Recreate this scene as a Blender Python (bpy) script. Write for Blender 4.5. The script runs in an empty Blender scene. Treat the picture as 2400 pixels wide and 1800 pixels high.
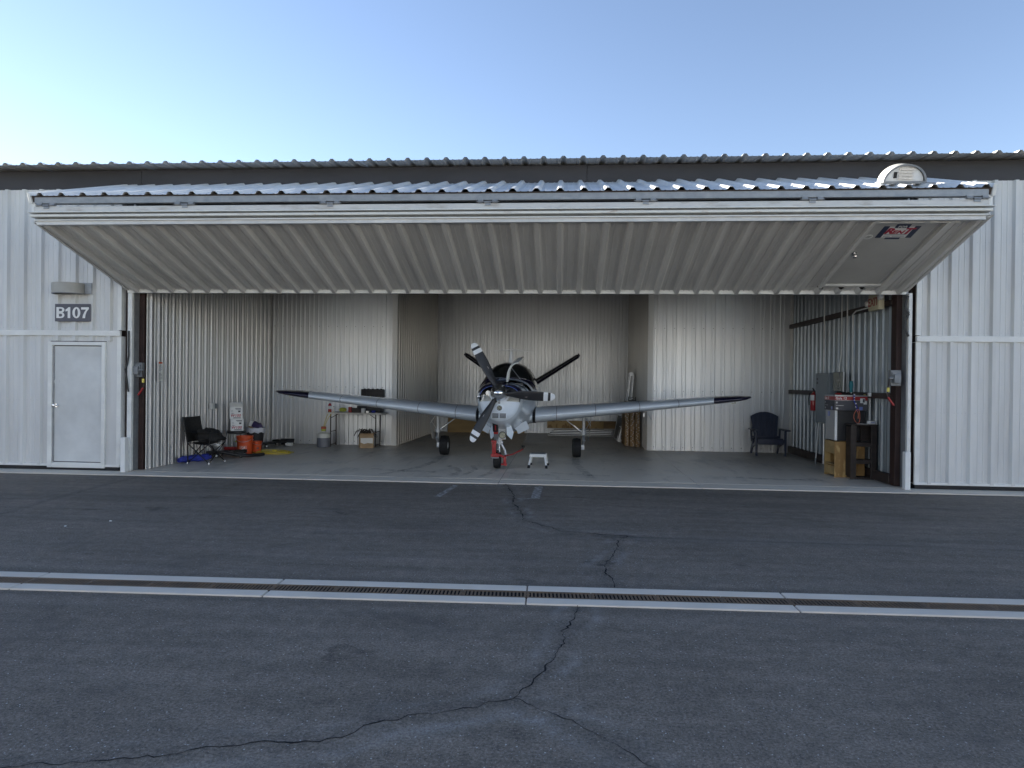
import bpy, bmesh, math, random
from mathutils import Vector, Matrix, Quaternion, noise
random.seed(7)
S = bpy.context.scene
COL = S.collection
R = math.radians

# ------------------------------------------------------------------ camera
cd = bpy.data.cameras.new('camera')
cam = bpy.data.objects.new('camera', cd); COL.objects.link(cam)
cd.sensor_width = 36; cd.lens = 23.61; cd.clip_start = .05; cd.clip_end = 2000
cam.matrix_world = (Matrix.Translation((0, 0, 1.72)) @ Matrix.Rotation(math.atan(115/1574), 4, 'Z')
                    @ Matrix.Rotation(R(90-.23), 4, 'X') @ Matrix.Rotation(R(.67), 4, 'Z'))
S.camera = cam
# ------------------------------------------------------------------ light
SUN_AZ, SUN_EL = 68, 13         # degrees left of the hangar's depth axis, above the horizon
sdir = Vector((-math.sin(R(SUN_AZ))*math.cos(R(SUN_EL)), math.cos(R(SUN_AZ))*math.cos(R(SUN_EL)), math.sin(R(SUN_EL))))
w = bpy.data.worlds.new('World'); S.world = w; w.use_nodes = True
nt = w.node_tree; bgn = nt.nodes['Background']
sky = nt.nodes.new('ShaderNodeTexSky'); sky.sky_type = 'NISHITA'; sky.sun_disc = False
sky.sun_elevation = R(SUN_EL); sky.sun_rotation = R(-SUN_AZ)
sky.altitude = 300; sky.air_density = .9; sky.dust_density = .05; sky.ozone_density = 1.5
tint = nt.nodes.new('ShaderNodeMix'); tint.data_type = 'RGBA'; tint.blend_type = 'MULTIPLY'; tint.inputs[0].default_value = 1; tint.inputs[7].default_value = (1.11, .99, .995, 1)   # even white-balance of the whole sky
nt.links.new(sky.outputs[0], tint.inputs[6]); nt.links.new(tint.outputs[2], bgn.inputs[0]); bgn.inputs[1].default_value = .05
ld = bpy.data.lights.new('sun', 'SUN'); ld.energy = 5.0; ld.angle = R(.53); ld.color = (1, .95, .86)
sun = bpy.data.objects.new('sun', ld); COL.objects.link(sun)
sun.rotation_euler = sdir.to_track_quat('Z', 'Y').to_euler(); sun.location = sdir*60
vs = S.view_settings; vs.view_transform = 'Standard'; vs.look = 'None'; vs.gamma = 1; vs.use_curve_mapping = False
vs.exposure = 2.65
cy = S.cycles; cy.max_bounces = 10; cy.diffuse_bounces = 6; cy.glossy_bounces = 4; cy.transmission_bounces = 6
cy.use_denoising = True; cy.sample_clamp_indirect = 5; cy.caustics_reflective = False; cy.caustics_refractive = False
try: cy.use_guiding = True; cy.use_surface_guiding = True
except Exception: pass
try: cy.denoiser = 'OPENIMAGEDENOISE'
except Exception: pass

# ------------------------------------------------------------------ mesh helper
class MB:
    def __init__(s, off=(0, 0, 0)):
        s.bm = bmesh.new(); s.mi = 0; s.off = Vector(off); s.uv = None
    def V(s, p): return s.bm.verts.new(Vector(p)+s.off)
    def F(s, vs_):
        try: f = s.bm.faces.new(vs_)
        except ValueError: return None
        f.material_index = s.mi; f.smooth = True; return f
    def poly(s, pts): return s.F([s.V(p) for p in pts])
    def box(s, x0, x1, y0, y1, z0, z1, bev=0, M=None):
        c = Vector(((x0+x1)/2, (y0+y1)/2, (z0+z1)/2))
        m = Matrix.Translation(c) @ Matrix.Diagonal((abs(x1-x0), abs(y1-y0), abs(z1-z0), 1))
        if M is not None: m = M @ m
        g = bmesh.ops.create_cube(s.bm, size=1, matrix=Matrix.Translation(s.off) @ m)
        es = list({e for v in g['verts'] for e in v.link_edges})
        for f in {f for v in g['verts'] for f in v.link_faces}: f.material_index = s.mi; f.smooth = True
        if bev:
            r = bmesh.ops.bevel(s.bm, geom=es, offset=bev, segments=2 if bev > .008 else 1, affect='EDGES', profile=.6)
            for f in r['faces']: f.material_index = s.mi; f.smooth = True
        return s
    def cbox(s, c, sz, rot=None, bev=0):
        M = Matrix.Translation(Vector(c)) @ (rot.to_4x4() if rot is not None else Matrix())
        return s.box(-sz[0]/2, sz[0]/2, -sz[1]/2, sz[1]/2, -sz[2]/2, sz[2]/2, bev, M)
    def bar(s, a, b, w_, h_, bev=0, up=(0, 0, 1)):
        a, b = Vector(a), Vector(b); d = b-a; L = d.length; d.normalize(); up = Vector(up)
        if abs(d.dot(up)) > .99: up = Vector((0, 1, 0))
        x = d.cross(up).normalized(); z = x.cross(d)
        M = Matrix((x, d, z)).transposed().to_4x4(); M.translation = (a+b)/2
        return s.box(-w_/2, w_/2, -L/2, L/2, -h_/2, h_/2, bev, M)
    def loft(s, rings, closed=True, cap0=False, cap1=False):
        vr = [[s.V(p) for p in r] for r in rings]
        for i in range(len(vr)-1):
            a, b = vr[i], vr[i+1]; n = len(a)
            for j in range(n if closed else n-1):
                k = (j+1) % n
                s.F([a[j], a[k], b[k], b[j]])
        if cap0: s.F(list(reversed(vr[0])))
        if cap1: s.F(vr[-1])
        return s
    def cyl(s, a, b, r0, r1=None, n=12, cap=True):
        a, b = Vector(a), Vector(b); r1 = r0 if r1 is None else r1
        d = (b-a).normalized(); u = d.orthogonal().normalized(); v = d.cross(u)
        ring = lambda c, r: [c+(u*math.cos(t)+v*math.sin(t))*r for t in [2*math.pi*i/n for i in range(n)]]
        return s.loft([ring(a, r0), ring(b, r1)], True, cap, cap)
    def tube(s, pts, r, n=8, cap=True):
        P = [Vector(p) for p in pts]; rings = []; u = None
        for i, p in enumerate(P):
            d = (P[min(i+1, len(P)-1)]-P[max(i-1, 0)]).normalized()
            u = d.orthogonal().normalized() if u is None else (u-d*u.dot(d)).normalized()
            v = d.cross(u); rr = r[i] if isinstance(r, (list, tuple)) else r
            rings.append([p+(u*math.cos(t)+v*math.sin(t))*rr for t in [2*math.pi*k/n for k in range(n)]])
        return s.loft(rings, True, cap, cap)
    def lathe(s, prof, n=24, M=None, a0=0, a1=2*math.pi):
        M = M or Matrix(); full = abs(a1-a0-2*math.pi) < 1e-6
        ang = [a0+(a1-a0)*i/n for i in range(n if full else n+1)]
        rings = [[M @ Vector((r*math.cos(t), r*math.sin(t), z)) for t in ang] for r, z in prof]
        return s.loft(rings, full)
    def prism(s, pts, h, M=None):
        M = M or Matrix()
        a = [s.V(M @ Vector((x, y, 0))) for x, y in pts]; b = [s.V(M @ Vector((x, y, h))) for x, y in pts]
        s.F(list(reversed(a))); s.F(b)
        for i in range(len(a)):
            j = (i+1) % len(a); s.F([a[i], a[j], b[j], b[i]])
        return s
    def ell(s, c, r, nu=14, nv=8, M=None):
        M = M or Matrix()
        rings = []
        for j in range(nv+1):
            t = -math.pi/2+math.pi*j/nv
            rings.append([Vector(c)+M @ Vector((r[0]*max(math.cos(t), .02)*math.cos(a), r[1]*max(math.cos(t), .02)*math.sin(a), r[2]*math.sin(t)))
                          for a in [2*math.pi*i/nu for i in range(nu)]])
        return s.loft(rings, True, True, True)
    def mesh(s, name, mats, ang=35):
        me = bpy.data.meshes.new(name); s.bm.normal_update()
        bmesh.ops.recalc_face_normals(s.bm, faces=s.bm.faces)
        s.bm.to_mesh(me); s.bm.free()
        for m in (mats if isinstance(mats, (list, tuple)) else [mats]): me.materials.append(m)
        me.set_sharp_from_angle(angle=R(ang)); return me
    def build(s, name, mats, parent=None, world=False, ang=35):
        me = s.mesh(name, mats, ang)
        if parent is not None and world: me.transform(wmat(parent).inverted())
        return link(name, me, parent)
def wmat(o):
    m = o.matrix_basis.copy()
    return wmat(o.parent) @ m if o.parent else m
def link(name, me, parent=None, loc=None, rot=None):
    o = bpy.data.objects.new(name, me); COL.objects.link(o); o.parent = parent
    if loc is not None: o.location = loc
    if rot is not None: o.rotation_euler = rot
    return o
def tag(o, label=None, cat=None, group=None, kind=None):
    if label: o['label'] = label
    if cat: o['category'] = cat
    if group: o['group'] = group
    if kind: o['kind'] = kind
    return o
def thing(name, label, cat, loc=(0, 0, 0), rz=0, group=None, M=None):
    o = bpy.data.objects.new(name, None); COL.objects.link(o); o.empty_display_size = .1
    if M is not None: o.matrix_basis = M
    else: o.location = loc; o.rotation_euler = (0, 0, R(rz))
    return tag(o, label, cat, group)
def text(name, body, size, M, mt, parent, off=0.0, sx=1, shear=0, ext=.0008, align='CENTER'):
    c = bpy.data.curves.new(name, 'FONT'); c.body = body; c.size = size; c.align_x = align; c.align_y = 'CENTER'
    c.offset = off*size; c.extrude = ext; c.shear = shear; c.resolution_u = 3; c.space_character = 1+off*2
    t = bpy.data.objects.new('t', c); COL.objects.link(t)
    dg = bpy.context.evaluated_depsgraph_get(); me = bpy.data.meshes.new_from_object(t.evaluated_get(dg))
    bpy.data.objects.remove(t); me.name = name
    me.transform(M @ Matrix.Diagonal((sx, 1, 1, 1))); me.materials.clear(); me.materials.append(mt)
    return link(name, me, parent)
def frame(origin, right, up):
    r = Vector(right).normalized(); u = Vector(up).normalized(); n = r.cross(u)
    M = Matrix((r, u, n)).transposed().to_4x4(); M.translation = Vector(origin); return M

# ------------------------------------------------------------------ materials
def mat(name, col, rough=.5, metal=0, var=.0, vscale=(3, 3, 3), bump=0, bscale=40, spec=.5, coat=0, col2=None, emit=0, lo=.35, hi=.65, detail=4, trans=0, ior=1.45, rvar=0):
    m = bpy.data.materials.new(name); m.use_nodes = True; t = m.node_tree; b = t.nodes['Principled BSDF']
    b.inputs['Base Color'].default_value = (*col, 1); b.inputs['Roughness'].default_value = rough
    b.inputs['Metallic'].default_value = metal; b.inputs['Specular IOR Level'].default_value = spec
    b.inputs['Coat Weight'].default_value = coat; b.inputs['IOR'].default_value = ior
    b.inputs['Transmission Weight'].default_value = trans
    if emit: b.inputs['Emission Color'].default_value = (*col, 1); b.inputs['Emission Strength'].default_value = emit
    g = None
    if var or col2 or bump or rvar:
        g = t.nodes.new('ShaderNodeNewGeometry'); mp = t.nodes.new('ShaderNodeMapping'); mp.inputs['Scale'].default_value = vscale
        t.links.new(g.outputs['Position'], mp.inputs['Vector'])
        n = t.nodes.new('ShaderNodeTexNoise'); n.inputs['Scale'].default_value = 1; n.inputs['Detail'].default_value = detail; n.inputs['Roughness'].default_value = .6
        t.links.new(mp.outputs[0], n.inputs['Vector'])
        if var or col2:
            rp = t.nodes.new('ShaderNodeValToRGB'); rp.color_ramp.elements[0].position = lo; rp.color_ramp.elements[1].position = hi
            c2 = col2 if col2 else tuple(min(1, c*(1+var)) for c in col); c1 = col if col2 else tuple(c*(1-var) for c in col)
            rp.color_ramp.elements[0].color = (*c1, 1); rp.color_ramp.elements[1].color = (*c2, 1)
            t.links.new(n.outputs['Fac'], rp.inputs[0]); t.links.new(rp.outputs[0], b.inputs['Base Color'])
        if rvar:
            mr = t.nodes.new('ShaderNodeMapRange'); mr.inputs['From Min'].default_value = .3; mr.inputs['From Max'].default_value = .7
            mr.inputs['To Min'].default_value = max(.02, rough-rvar); mr.inputs['To Max'].default_value = min(1, rough+rvar)
            t.links.new(n.outputs['Fac'], mr.inputs['Value']); t.links.new(mr.outputs[0], b.inputs['Roughness'])
        if bump:
            n2 = t.nodes.new('ShaderNodeTexNoise'); n2.inputs['Scale'].default_value = bscale; n2.inputs['Detail'].default_value = 3
            t.links.new(g.outputs['Position'], n2.inputs['Vector'])
            bp = t.nodes.new('ShaderNodeBump'); bp.inputs['Strength'].default_value = bump; bp.inputs['Distance'].default_value = .01
            t.links.new(n2.outputs['Fac'], bp.inputs['Height']); t.links.new(bp.outputs[0], b.inputs['Normal'])
    return m
M_ = {}
def mk(k, *a, **kw): M_[k] = mat(k, *a, **kw); return M_[k]
mk('siding', (.63, .63, .615), .38, 0, var=.08, vscale=(2.5, 2.5, .35), spec=.5, rvar=.06, bump=.35, bscale=2.2)
mk('siding_under', (.60, .59, .565), .42, 0, var=.10, vscale=(3, .5, .5), spec=.45, bump=.35, bscale=2.2)
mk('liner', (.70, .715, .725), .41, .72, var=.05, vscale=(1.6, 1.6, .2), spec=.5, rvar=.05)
mk('liner_shade_left', (.53, .53, .53), .42, .75, var=.05, vscale=(1.2, 1.2, .2), spec=.5, rvar=.05)  # liner sheet again, the left wall's dimmer light put into the colour
mk('liner_shade_recess', (.34, .33, .31), .42, .7, var=.06, vscale=(1.2, 1.2, .2), spec=.4)  # same sheet darkened: shade of the recess side walls is in the colour
mk('liner_shade_right', (.29, .32, .345), .42, .82, var=.05, vscale=(1.2, 1.2, .2), spec=.5, rvar=.05)  # darkest copy of the liner, the right wall's shade painted into it
mk('trim', (.74, .74, .71), .4, 0, var=.08, vscale=(1.5, 1.5, 3))
mk('trim_rust', (.66, .65, .60), .5, 0, col2=(.34, .20, .11), vscale=(4, 9, 22), lo=.60, hi=.78)
mk('fascia', (.033, .031, .035), .5, 0, var=.18, vscale=(.8, 1, 3))
mk('galv', (.27, .28, .29), .42, .4, var=.14, vscale=(6, 6, 9), rvar=.1)
mk('beam_scuff', (.56, .55, .52), .5, .1, col2=(.40, .37, .33), vscale=(3, 8, 10), lo=.5, hi=.72)
mk('steel_dark', (.040, .028, .024), .55, 0, var=.2, vscale=(5, 5, 3))
mk('steel_red', (.036, .018, .015), .6, 0, var=.25, vscale=(6, 6, 3))
mk('rubber', (.018, .018, .020), .7, 0, var=.2)
mk('black', (.012, .012, .013), .5)
mk('black_matte', (.010, .010, .011), .85, var=.3, vscale=(30, 30, 30))
mk('white', (.78, .78, .76), .45)
mk('white_dirty', (.72, .72, .69), .5, var=.08, vscale=(5, 5, 5))
mk('door_grey', (.46, .455, .435), .45, 0, var=.06, vscale=(1.4, 1.4, 1.6))
mk('door_paint', (.60, .61, .60), .42, 0, var=.10, vscale=(1.4, 1.4, 1.6), rvar=.08)
mk('grey_sign', (.10, .10, .12), .5, 0, var=.06)
mk('chrome', (.78, .78, .79), .12, 1)
mk('alu', (.62, .63, .64), .35, .9, var=.1, vscale=(20, 20, 20))
mk('lamp_shade', (.36, .35, .32), .55, .1, var=.08)
mk('red', (.34, .025, .025), .4); mk('sign_red', (.42, .02, .05), .5); mk('sign_navy', (.02, .03, .07), .5)
mk('yellow', (.62, .52, .10), .5, var=.1); mk('grey', (.20, .21, .22), .5, .1, var=.08)
mk('screw', (.55, .55, .53), .35, .6)
# ================================================================== ground
def pl_dist(p, pl):
    best = 1e9
    for a, b in zip(pl[:-1], pl[1:]):
        ax, ay = a; bx, by = b; dx, dy = bx-ax, by-ay; L = dx*dx+dy*dy
        t = max(0, min(1, ((p[0]-ax)*dx+(p[1]-ay)*dy)/L)); q = (ax+dx*t-p[0], ay+dy*t-p[1])
        d = math.hypot(*q)
        if d < best: best = d
    return best
CR = [
 [(-.9, 11.19), (-.695, 10.138), (-.656, 9.495), (-.498, 8.769), (-.448, 8.287), (-.183, 8.0), (.045, 7.71), (.31, 7.657), (.757, 7.565)],
 [(.757, 7.565), (.631, 7.309), (.596, 6.99), (.497, 6.593), (.412, 6.281), (.432, 6.008), (.471, 5.822), (.469, 5.66)],
 [(.15, 5.17), (.124, 4.987), (.135, 4.898), (.059, 4.72), (.049, 4.5), (-.02, 4.232), (-.08, 3.948), (-.183, 3.771), (-.244, 3.613)],
 [(-.244, 3.613), (-.458, 3.483), (-.668, 3.404), (-.87, 3.324), (-1.03, 3.146), (-1.218, 3.09), (-1.409, 3.053), (-1.621, 2.985), (-1.786, 2.92), (-2.086, 2.83), (-2.7, 2.70), (-3.6, 2.6)],
 [(-.244, 3.613), (-.057, 3.49), (.126, 3.328), (.273, 3.212), (.344, 3.121), (.429, 3.033), (.9, 2.5)]]
SEAM = [(.757, 7.565), (1.361, 7.537), (2.273, 7.51), (3.623, 7.50), (4.89, 7.452), (9, 7.4)]
SEAM2 = [(-6.9, 7.9), (-7.075, 8.871), (-7.2, 10.13), (-7.241, 11.1)]
def fbm(x, y, s, o=3):
    return noise.fractal(Vector((x*s, y*s, 3.1)), 1.0, 2.1, o)
def lines(lo, hi, st, pre, post):
    n = int(round((hi-lo)/st)); return pre+[lo+st*i for i in range(n+1)]+post
GX = lines(-11, 9, .06, [-500, -120, -45, -22, -14], [12, 18, 40, 120, 500])
GY = lines(2.2, 11.2, .05, [-500, -120, -40, -16, -6, -1, 1, 1.8], [12, 22.6, 40, 120, 500])
gv = []; wear = []; seal = []
for y in GY:
    for x in GX:
        z = 0.0; wv = sv = 0.0
        if 2.1 < y < 11.25 and -11.1 < x < 9.1:
            d = min(pl_dist((x, y), c) for c in CR) if -4.2 < x < 1.6 else 9
            n1 = fbm(x, y, 1.3); n2 = fbm(x, y, 6)
            dd = d+.05*n2
            # worn light bands that run along each side of the cracks
            n3 = fbm(x+31, y, 2.2, 2)
            wv += 1.0*math.exp(-((dd-.125-.05*n1)/.03)**2)*max(0, n3+.34)*2.2 + .16*math.exp(-(dd/.22)**2)*max(0, n2+.2)
            sv += .42*math.exp(-(dd/.085)**4)*(.7+.5*n2)
            if y < 3.7 and x < .2:
                dl = pl_dist((x, y+.16), CR[3])+.05*n2; wv += .75*math.exp(-(dl/.07)**2)*max(0, .55+n1)
            sv += .9*max(0, fbm(x*1.0+4, y*1.6, 1.1, 4)-.42)*1.6
            z += .006*math.exp(-(d/.10)**2)
            ds = pl_dist((x, y), SEAM) if x > .6 else 9
            wv += .35*math.exp(-((ds-.10+.04*n2)/.09)**2)*(1 if y > 7.5 else .4); sv += .7*math.exp(-((ds)/.025)**2)
            d2 = pl_dist((x, y), SEAM2) if x < -6 else 9
            sv += .7*math.exp(-(d2/.05)**2)
            wv += .45*math.exp(-((x-.5)/.55)**2-((y-7.85)/.16)**2)*(.6+n2)
            # rolled streaks along the building
            wv += .30*max(0, fbm(x*.25, y*3.2, 1.0, 4)+.02)*(1 if y > 6.2 else .5)
            sv += .55*max(0, fbm(x*.22+9, y*3.0, 1.0, 3)-.05)*(1 if y > 7.3 else .25)
            ed = abs(y-(5.385+.021*(x+.256)))
            if ed < .27: z = 0
            sv += .5*math.exp(-((ed-.30)/.06)**2); wv += .22*math.exp(-((ed-.48+.06*n2)/.10)**2)
        gv.append((x, y, z)); wear.append(wv); seal.append(sv)
nx, ny = len(GX), len(GY)
# the sheet runs on unbroken under the trench drain
gf = []
for j in range(ny-1):
    for i in range(nx-1):
        gf.append((j*nx+i, j*nx+i+1, (j+1)*nx+i+1, (j+1)*nx+i))
gm = bpy.data.meshes.new('ground'); gm.from_pydata(gv, [], gf); gm.update()
for nm, dat in (('wear', wear), ('seal', seal)):
    at = gm.attributes.new(nm, 'FLOAT', 'POINT'); at.data.foreach_set('value', dat)
for p in gm.polygons: p.use_smooth = True
def asphalt():
    m = bpy.data.materials.new('asphalt'); m.use_nodes = True; t = m.node_tree; b = t.nodes['Principled BSDF']; N = t.nodes.new; L = t.links.new
    g = N('ShaderNodeNewGeometry')
    def nz(sc, det=4, ro=.6, stretch=None):
        n = N('ShaderNodeTexNoise'); n.inputs['Scale'].default_value = sc; n.inputs['Detail'].default_value = det; n.inputs['Roughness'].default_value = ro
        if stretch:
            mp = N('ShaderNodeMapping'); mp.inputs['Scale'].default_value = stretch; L(g.outputs['Position'], mp.inputs[0]); L(mp.outputs[0], n.inputs['Vector'])
        else: L(g.outputs['Position'], n.inputs['Vector'])
        return n.outputs['Fac']
    def ramp(x, p0, c0, p1, c1):
        r = N('ShaderNodeValToRGB'); r.color_ramp.elements[0].position = p0; r.color_ramp.elements[1].position = p1
        r.color_ramp.elements[0].color = (*c0, 1); r.color_ramp.elements[1].color = (*c1, 1); L(x, r.inputs[0]); return r.outputs[0]
    def mix(f, a, c, mode='MIX'):
        x = N('ShaderNodeMix'); x.data_type = 'RGBA'; x.blend_type = mode; x.clamp_factor = True
        if isinstance(f, (int, float)): x.inputs[0].default_value = f
        else: L(f, x.inputs[0])
        for i, v in ((6, a), (7, c)):
            if isinstance(v, tuple): x.inputs[i].default_value = (*v, 1)
            else: L(v, x.inputs[i])
        return x.outputs[2]
    def math_(op, a, c=None):
        x = N('ShaderNodeMath'); x.operation = op
        for i, v in enumerate((a, c)):
            if v is None: continue
            if isinstance(v, (int, float)): x.inputs[i].default_value = v
            else: L(v, x.inputs[i])
        return x.outputs[0]
    base = ramp(nz(.9, 5), .3, (.152, .130, .106), .7, (.198, .170, .139))
    fine = ramp(nz(60, 4, .8), .33, (.40, .40, .40), .68, (1.65, 1.65, 1.65))
    base = mix(.8, base, ramp(nz(9, 5, .75), .34, (.72, .72, .72), .68, (1.28, 1.28, 1.28)), 'MULTIPLY')
    base = mix(1.0, base, fine, 'MULTIPLY')
    base = mix(.65, base, ramp(nz(1, 3, .6, (.5, 5, 1)), .3, (.75, .75, .75), .7, (1.2, 1.2, 1.22)), 'MULTIPLY')
    for sc, th, c in ((150, .93, (.36, .36, .35)), (75, .982, (.50, .50, .48))):
        v = N('ShaderNodeTexVoronoi'); v.inputs['Scale'].default_value = sc; L(g.outputs['Position'], v.inputs['Vector'])
        s = N('ShaderNodeSeparateColor'); L(v.outputs['Color'], s.inputs[0])
        f = math_('MULTIPLY', math_('GREATER_THAN', s.outputs[0], th), math_('LESS_THAN', v.outputs['Distance'], .33))
        base = mix(f, base, c)
    a1 = N('ShaderNodeAttribute'); a1.attribute_name = 'wear'; a2 = N('ShaderNodeAttribute'); a2.attribute_name = 'seal'
    grain = math_('MULTIPLY', a1.outputs['Fac'], ramp(nz(70, 4, .75), .40, (.15, .15, .15), .62, (1.3, 1.3, 1.3)))
    base = mix(math_('MULTIPLY', grain, .40), base, (.30, .295, .28))
    base = mix(math_('MULTIPLY', a2.outputs['Fac'], .55), base, (.060, .057, .055))
    L(base, b.inputs['Base Color']); b.inputs['Roughness'].default_value = .8; b.inputs['Specular IOR Level'].default_value = .35
    bp = N('ShaderNodeBump'); bp.inputs['Strength'].default_value = .7; bp.inputs['Distance'].default_value = .006
    L(nz(110, 3, .7), bp.inputs['Height']); L(bp.outputs[0], b.inputs['Normal'])
    return m
M_['asphalt'] = asphalt(); gm.materials.append(M_['asphalt'])
ground = tag(link('ground', gm), 'dark patched asphalt apron in front of the hangar', kind='structure')

# cracks: jagged open splits in the asphalt
mk('crack', (.008, .008, .009), .95)
def crack(pl, w0, jit=.035, seg=.03, nm='crack'):
    pts = []
    for a, b in zip(pl[:-1], pl[1:]):
        n = max(1, int(math.hypot(b[0]-a[0], b[1]-a[1])/seg))
        pts += [(a[0]+(b[0]-a[0])*i/n, a[1]+(b[1]-a[1])*i/n) for i in range(n)]
    pts.append(pl[-1]); mb = MB(); row = []
    for i, p in enumerate(pts):
        q = pts[min(i+1, len(pts)-1)]; o = pts[max(i-1, 0)]
        d = Vector((q[0]-o[0], q[1]-o[1])).normalized(); nrm = Vector((-d.y, d.x))
        j = jit*(fbm(p[0], p[1], 7, 4))+.4*jit*fbm(p[0], p[1], 30, 2)
        ww = w0*max(.38, .62+1.3*fbm(p[0]+5, p[1], 6, 4))
        c = Vector(p)+nrm*j
        row.append((c+nrm*ww/2, c-nrm*ww/2))
    rings = []
    for l, r in row: rings.append([(l.x, l.y, .0075), (r.x, r.y, .0075)])
    mb.loft(rings, False)
    return mb.build(nm, M_['crack'], ground)
crack(CR[0], .017); crack(CR[1], .011); crack(CR[2], .009); crack(CR[3], .008); crack(CR[4], .005)
for x, y in ((-5.634, 7.281), (-5.319, 7.605)):
    mb = MB(); mb.ell((0, 0, .006), (.022, .013, .006), 8, 4, Matrix.Rotation(x*3, 3, 'Z'))
    o = mb.build('paper_scrap', M_['white']); o.location = (x, y, 0)
    tag(o, 'small white scrap on the asphalt, %s of the pair' % ('nearer' if y < 7.4 else 'farther'), 'scrap', 'white scraps on the asphalt')
# faded paint outline by the door sill
mk('paint', (.40, .40, .39), .8, col2=(.17, .155, .14), vscale=(16, 16, 16), lo=.40, hi=.58)
mb = MB()
for a, b, ww in (((-1.66, 10.93), (-.93, 10.99), .025), ((-.80, 10.97), (-.33, 10.98), .03), ((-.34, 10.98), (-.36, 9.85), .13), ((-.36, 9.83), (-.66, 9.80), .03), ((-1.80, 9.80), (-1.70, 10.92), .10)):
    a, b = Vector(a), Vector(b); d = (b-a).normalized(); n = Vector((-d.y, d.x))*ww/2
    mb.poly([(*(a+n), .0045), (*(a-n), .0045), (*(b-n), .0045), (*(b+n), .0045)])
mb.build('faded_marking', M_['paint'], ground)

# ------------------------------------------------------------------ trench drain
def concrete(name, c1, c2, sc=1.2, streak=None, bump=.25, stain=None):
    m = mat(name, c1, .75, 0, col2=c2, vscale=streak or (sc, sc, sc), bump=bump, bscale=60, detail=6, lo=.3, hi=.72, spec=.35)
    return m
M_['conc_light'] = concrete('conc_light', (.60, .545, .465), (.69, .63, .545), 2.5)
M_['iron'] = mat('iron', (.15, .115, .085), .6, .3, col2=(.24, .165, .105), vscale=(3, 3, 3), lo=.4, hi=.7)
tr = thing('trench_drain', 'long slotted iron trench drain between pale concrete edges across the asphalt', 'drain', (-.256, 5.385, 0), math.degrees(math.atan(.021)))
SEG = 2.075
for side in (-1, 1):
    y0, y1 = (.085, .225) if side > 0 else (-.225, -.085)
    me = MB().box(.006, SEG-.006, y0, y1, -.05, .012, .006).mesh('concrete_edge', M_['conc_light'])
    for k in range(-6, 6):
        link('concrete_edge', me, tr, (k*SEG, 0, 0))
gb = MB(); gl = SEG/4
gb.box(.003, gl-.003, -.082, -.062, -.02, .011); gb.box(.003, gl-.003, .062, .082, -.02, .011)
nb = 16
for i in range(nb+1):
    x = .012+(gl-.024)*i/nb
    if i == 0 or i == nb: gb.box(x-.010, x+.010, -.062, .062, -.02, .009)
    else:
        mtx = Matrix.Translation((x, 0, 0)) @ Matrix.Rotation(R(2), 4, 'Z')
        gb.box(-.0072, .0072, -.064, .064, -.02, .0095, 0, mtx)
gb.cyl((.012, 0, .004), (.012, 0, .013), .014, n=8)
gme = gb.mesh('grate', M_['iron'])
for k in range(-24, 24): link('grate', gme, tr, (k*gl, 0, 0))
mb = MB(); mb.poly([(-13, -.085, .0018), (13, -.085, .0018), (13, .085, .0018), (-13, .085, .0018)])
mb.build('slot_shade', M_['crack'], tr)  # flat near-black sheet above the ground, painted shade for the slots

# ------------------------------------------------------------------ hangar floor
def floor_mat(name, c1, c2):
    m = mat(name, c1, .42, 0, col2=c2, vscale=(.9, 1.6, 1), bump=.06, bscale=25, detail=7, lo=.28, hi=.74, spec=.5, rvar=.12)
    t = m.node_tree; b = t.nodes['Principled BSDF']; N = t.nodes.new; L = t.links.new
    src = b.inputs['Base Color'].links[0].from_socket
    g = N('ShaderNodeNewGeometry')
    def blot(sc, lo, hi, col, amt, seed):
        nonlocal src
        mp = N('ShaderNodeMapping'); mp.inputs['Scale'].default_value = sc; mp.inputs['Location'].default_value = (seed, seed*.7, 0)
        L(g.outputs['Position'], mp.inputs[0]); n = N('ShaderNodeTexNoise'); n.inputs['Scale'].default_value = 1; n.inputs['Detail'].default_value = 6; n.inputs['Roughness'].default_value = .7
        L(mp.outputs[0], n.inputs['Vector']); mr = N('ShaderNodeMapRange'); mr.inputs[1].default_value = lo; mr.inputs[2].default_value = hi; mr.inputs[4].default_value = amt
        L(n.outputs['Fac'], mr.inputs[0]); x = N('ShaderNodeMix'); x.data_type = 'RGBA'; L(mr.outputs[0], x.inputs[0]); L(src, x.inputs[6]); x.inputs[7].default_value = (*col, 1); src = x.outputs[2]
    blot((1.1, .5, 1), .52, .72, (.20, .19, .175), .55, 3)
    blot((4, .8, 1), .58, .74, (.16, .15, .14), .5, 11)
    blot((9, 9, 1), .66, .72, (.55, .54, .51), .5, 5)
    L(src, b.inputs['Base Color'])
    return m
M_['conc_floor'] = floor_mat('conc_floor', (.62, .56, .475), (.72, .65, .555))
M_['conc_sill'] = concrete('conc_sill', (.62, .56, .475), (.70, .64, .55), 1.6)
M_['dirt'] = mat('dirt', (.05, .045, .04), .9)
fl = tag(link('hangar_floor', MB().box(-7.9, 5.95, 11.22, 22.45, -.05, .0085).mesh('hangar_floor', M_['dirt'])), 'stained grey concrete hangar floor cut into slabs by straight joints', kind='structure')
JX = [-7.74, -4.38, -1.03, 2.32, 5.74]
for a, b in zip(JX[:-1], JX[1:]):
    mb = MB(); mb.box(a+.005, b-.005, 11.63, 22.35, -.03, .018); mb.build('floor_slab', M_['conc_floor'], fl)
sill = tag(link('door_sill', MB().box(-26, 20, 11.16, 11.75, -.06, .006).mesh('door_sill', M_['dirt'])), 'pale concrete strip along the foot of the hangar doors', kind='structure')
SX = [-26+.0, -21.1, -17.8, -14.4, -11.1, -7.72, -4.38, -1.03, 2.32, 5.70, 9.1, 12.4, 15.8, 20]
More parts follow.
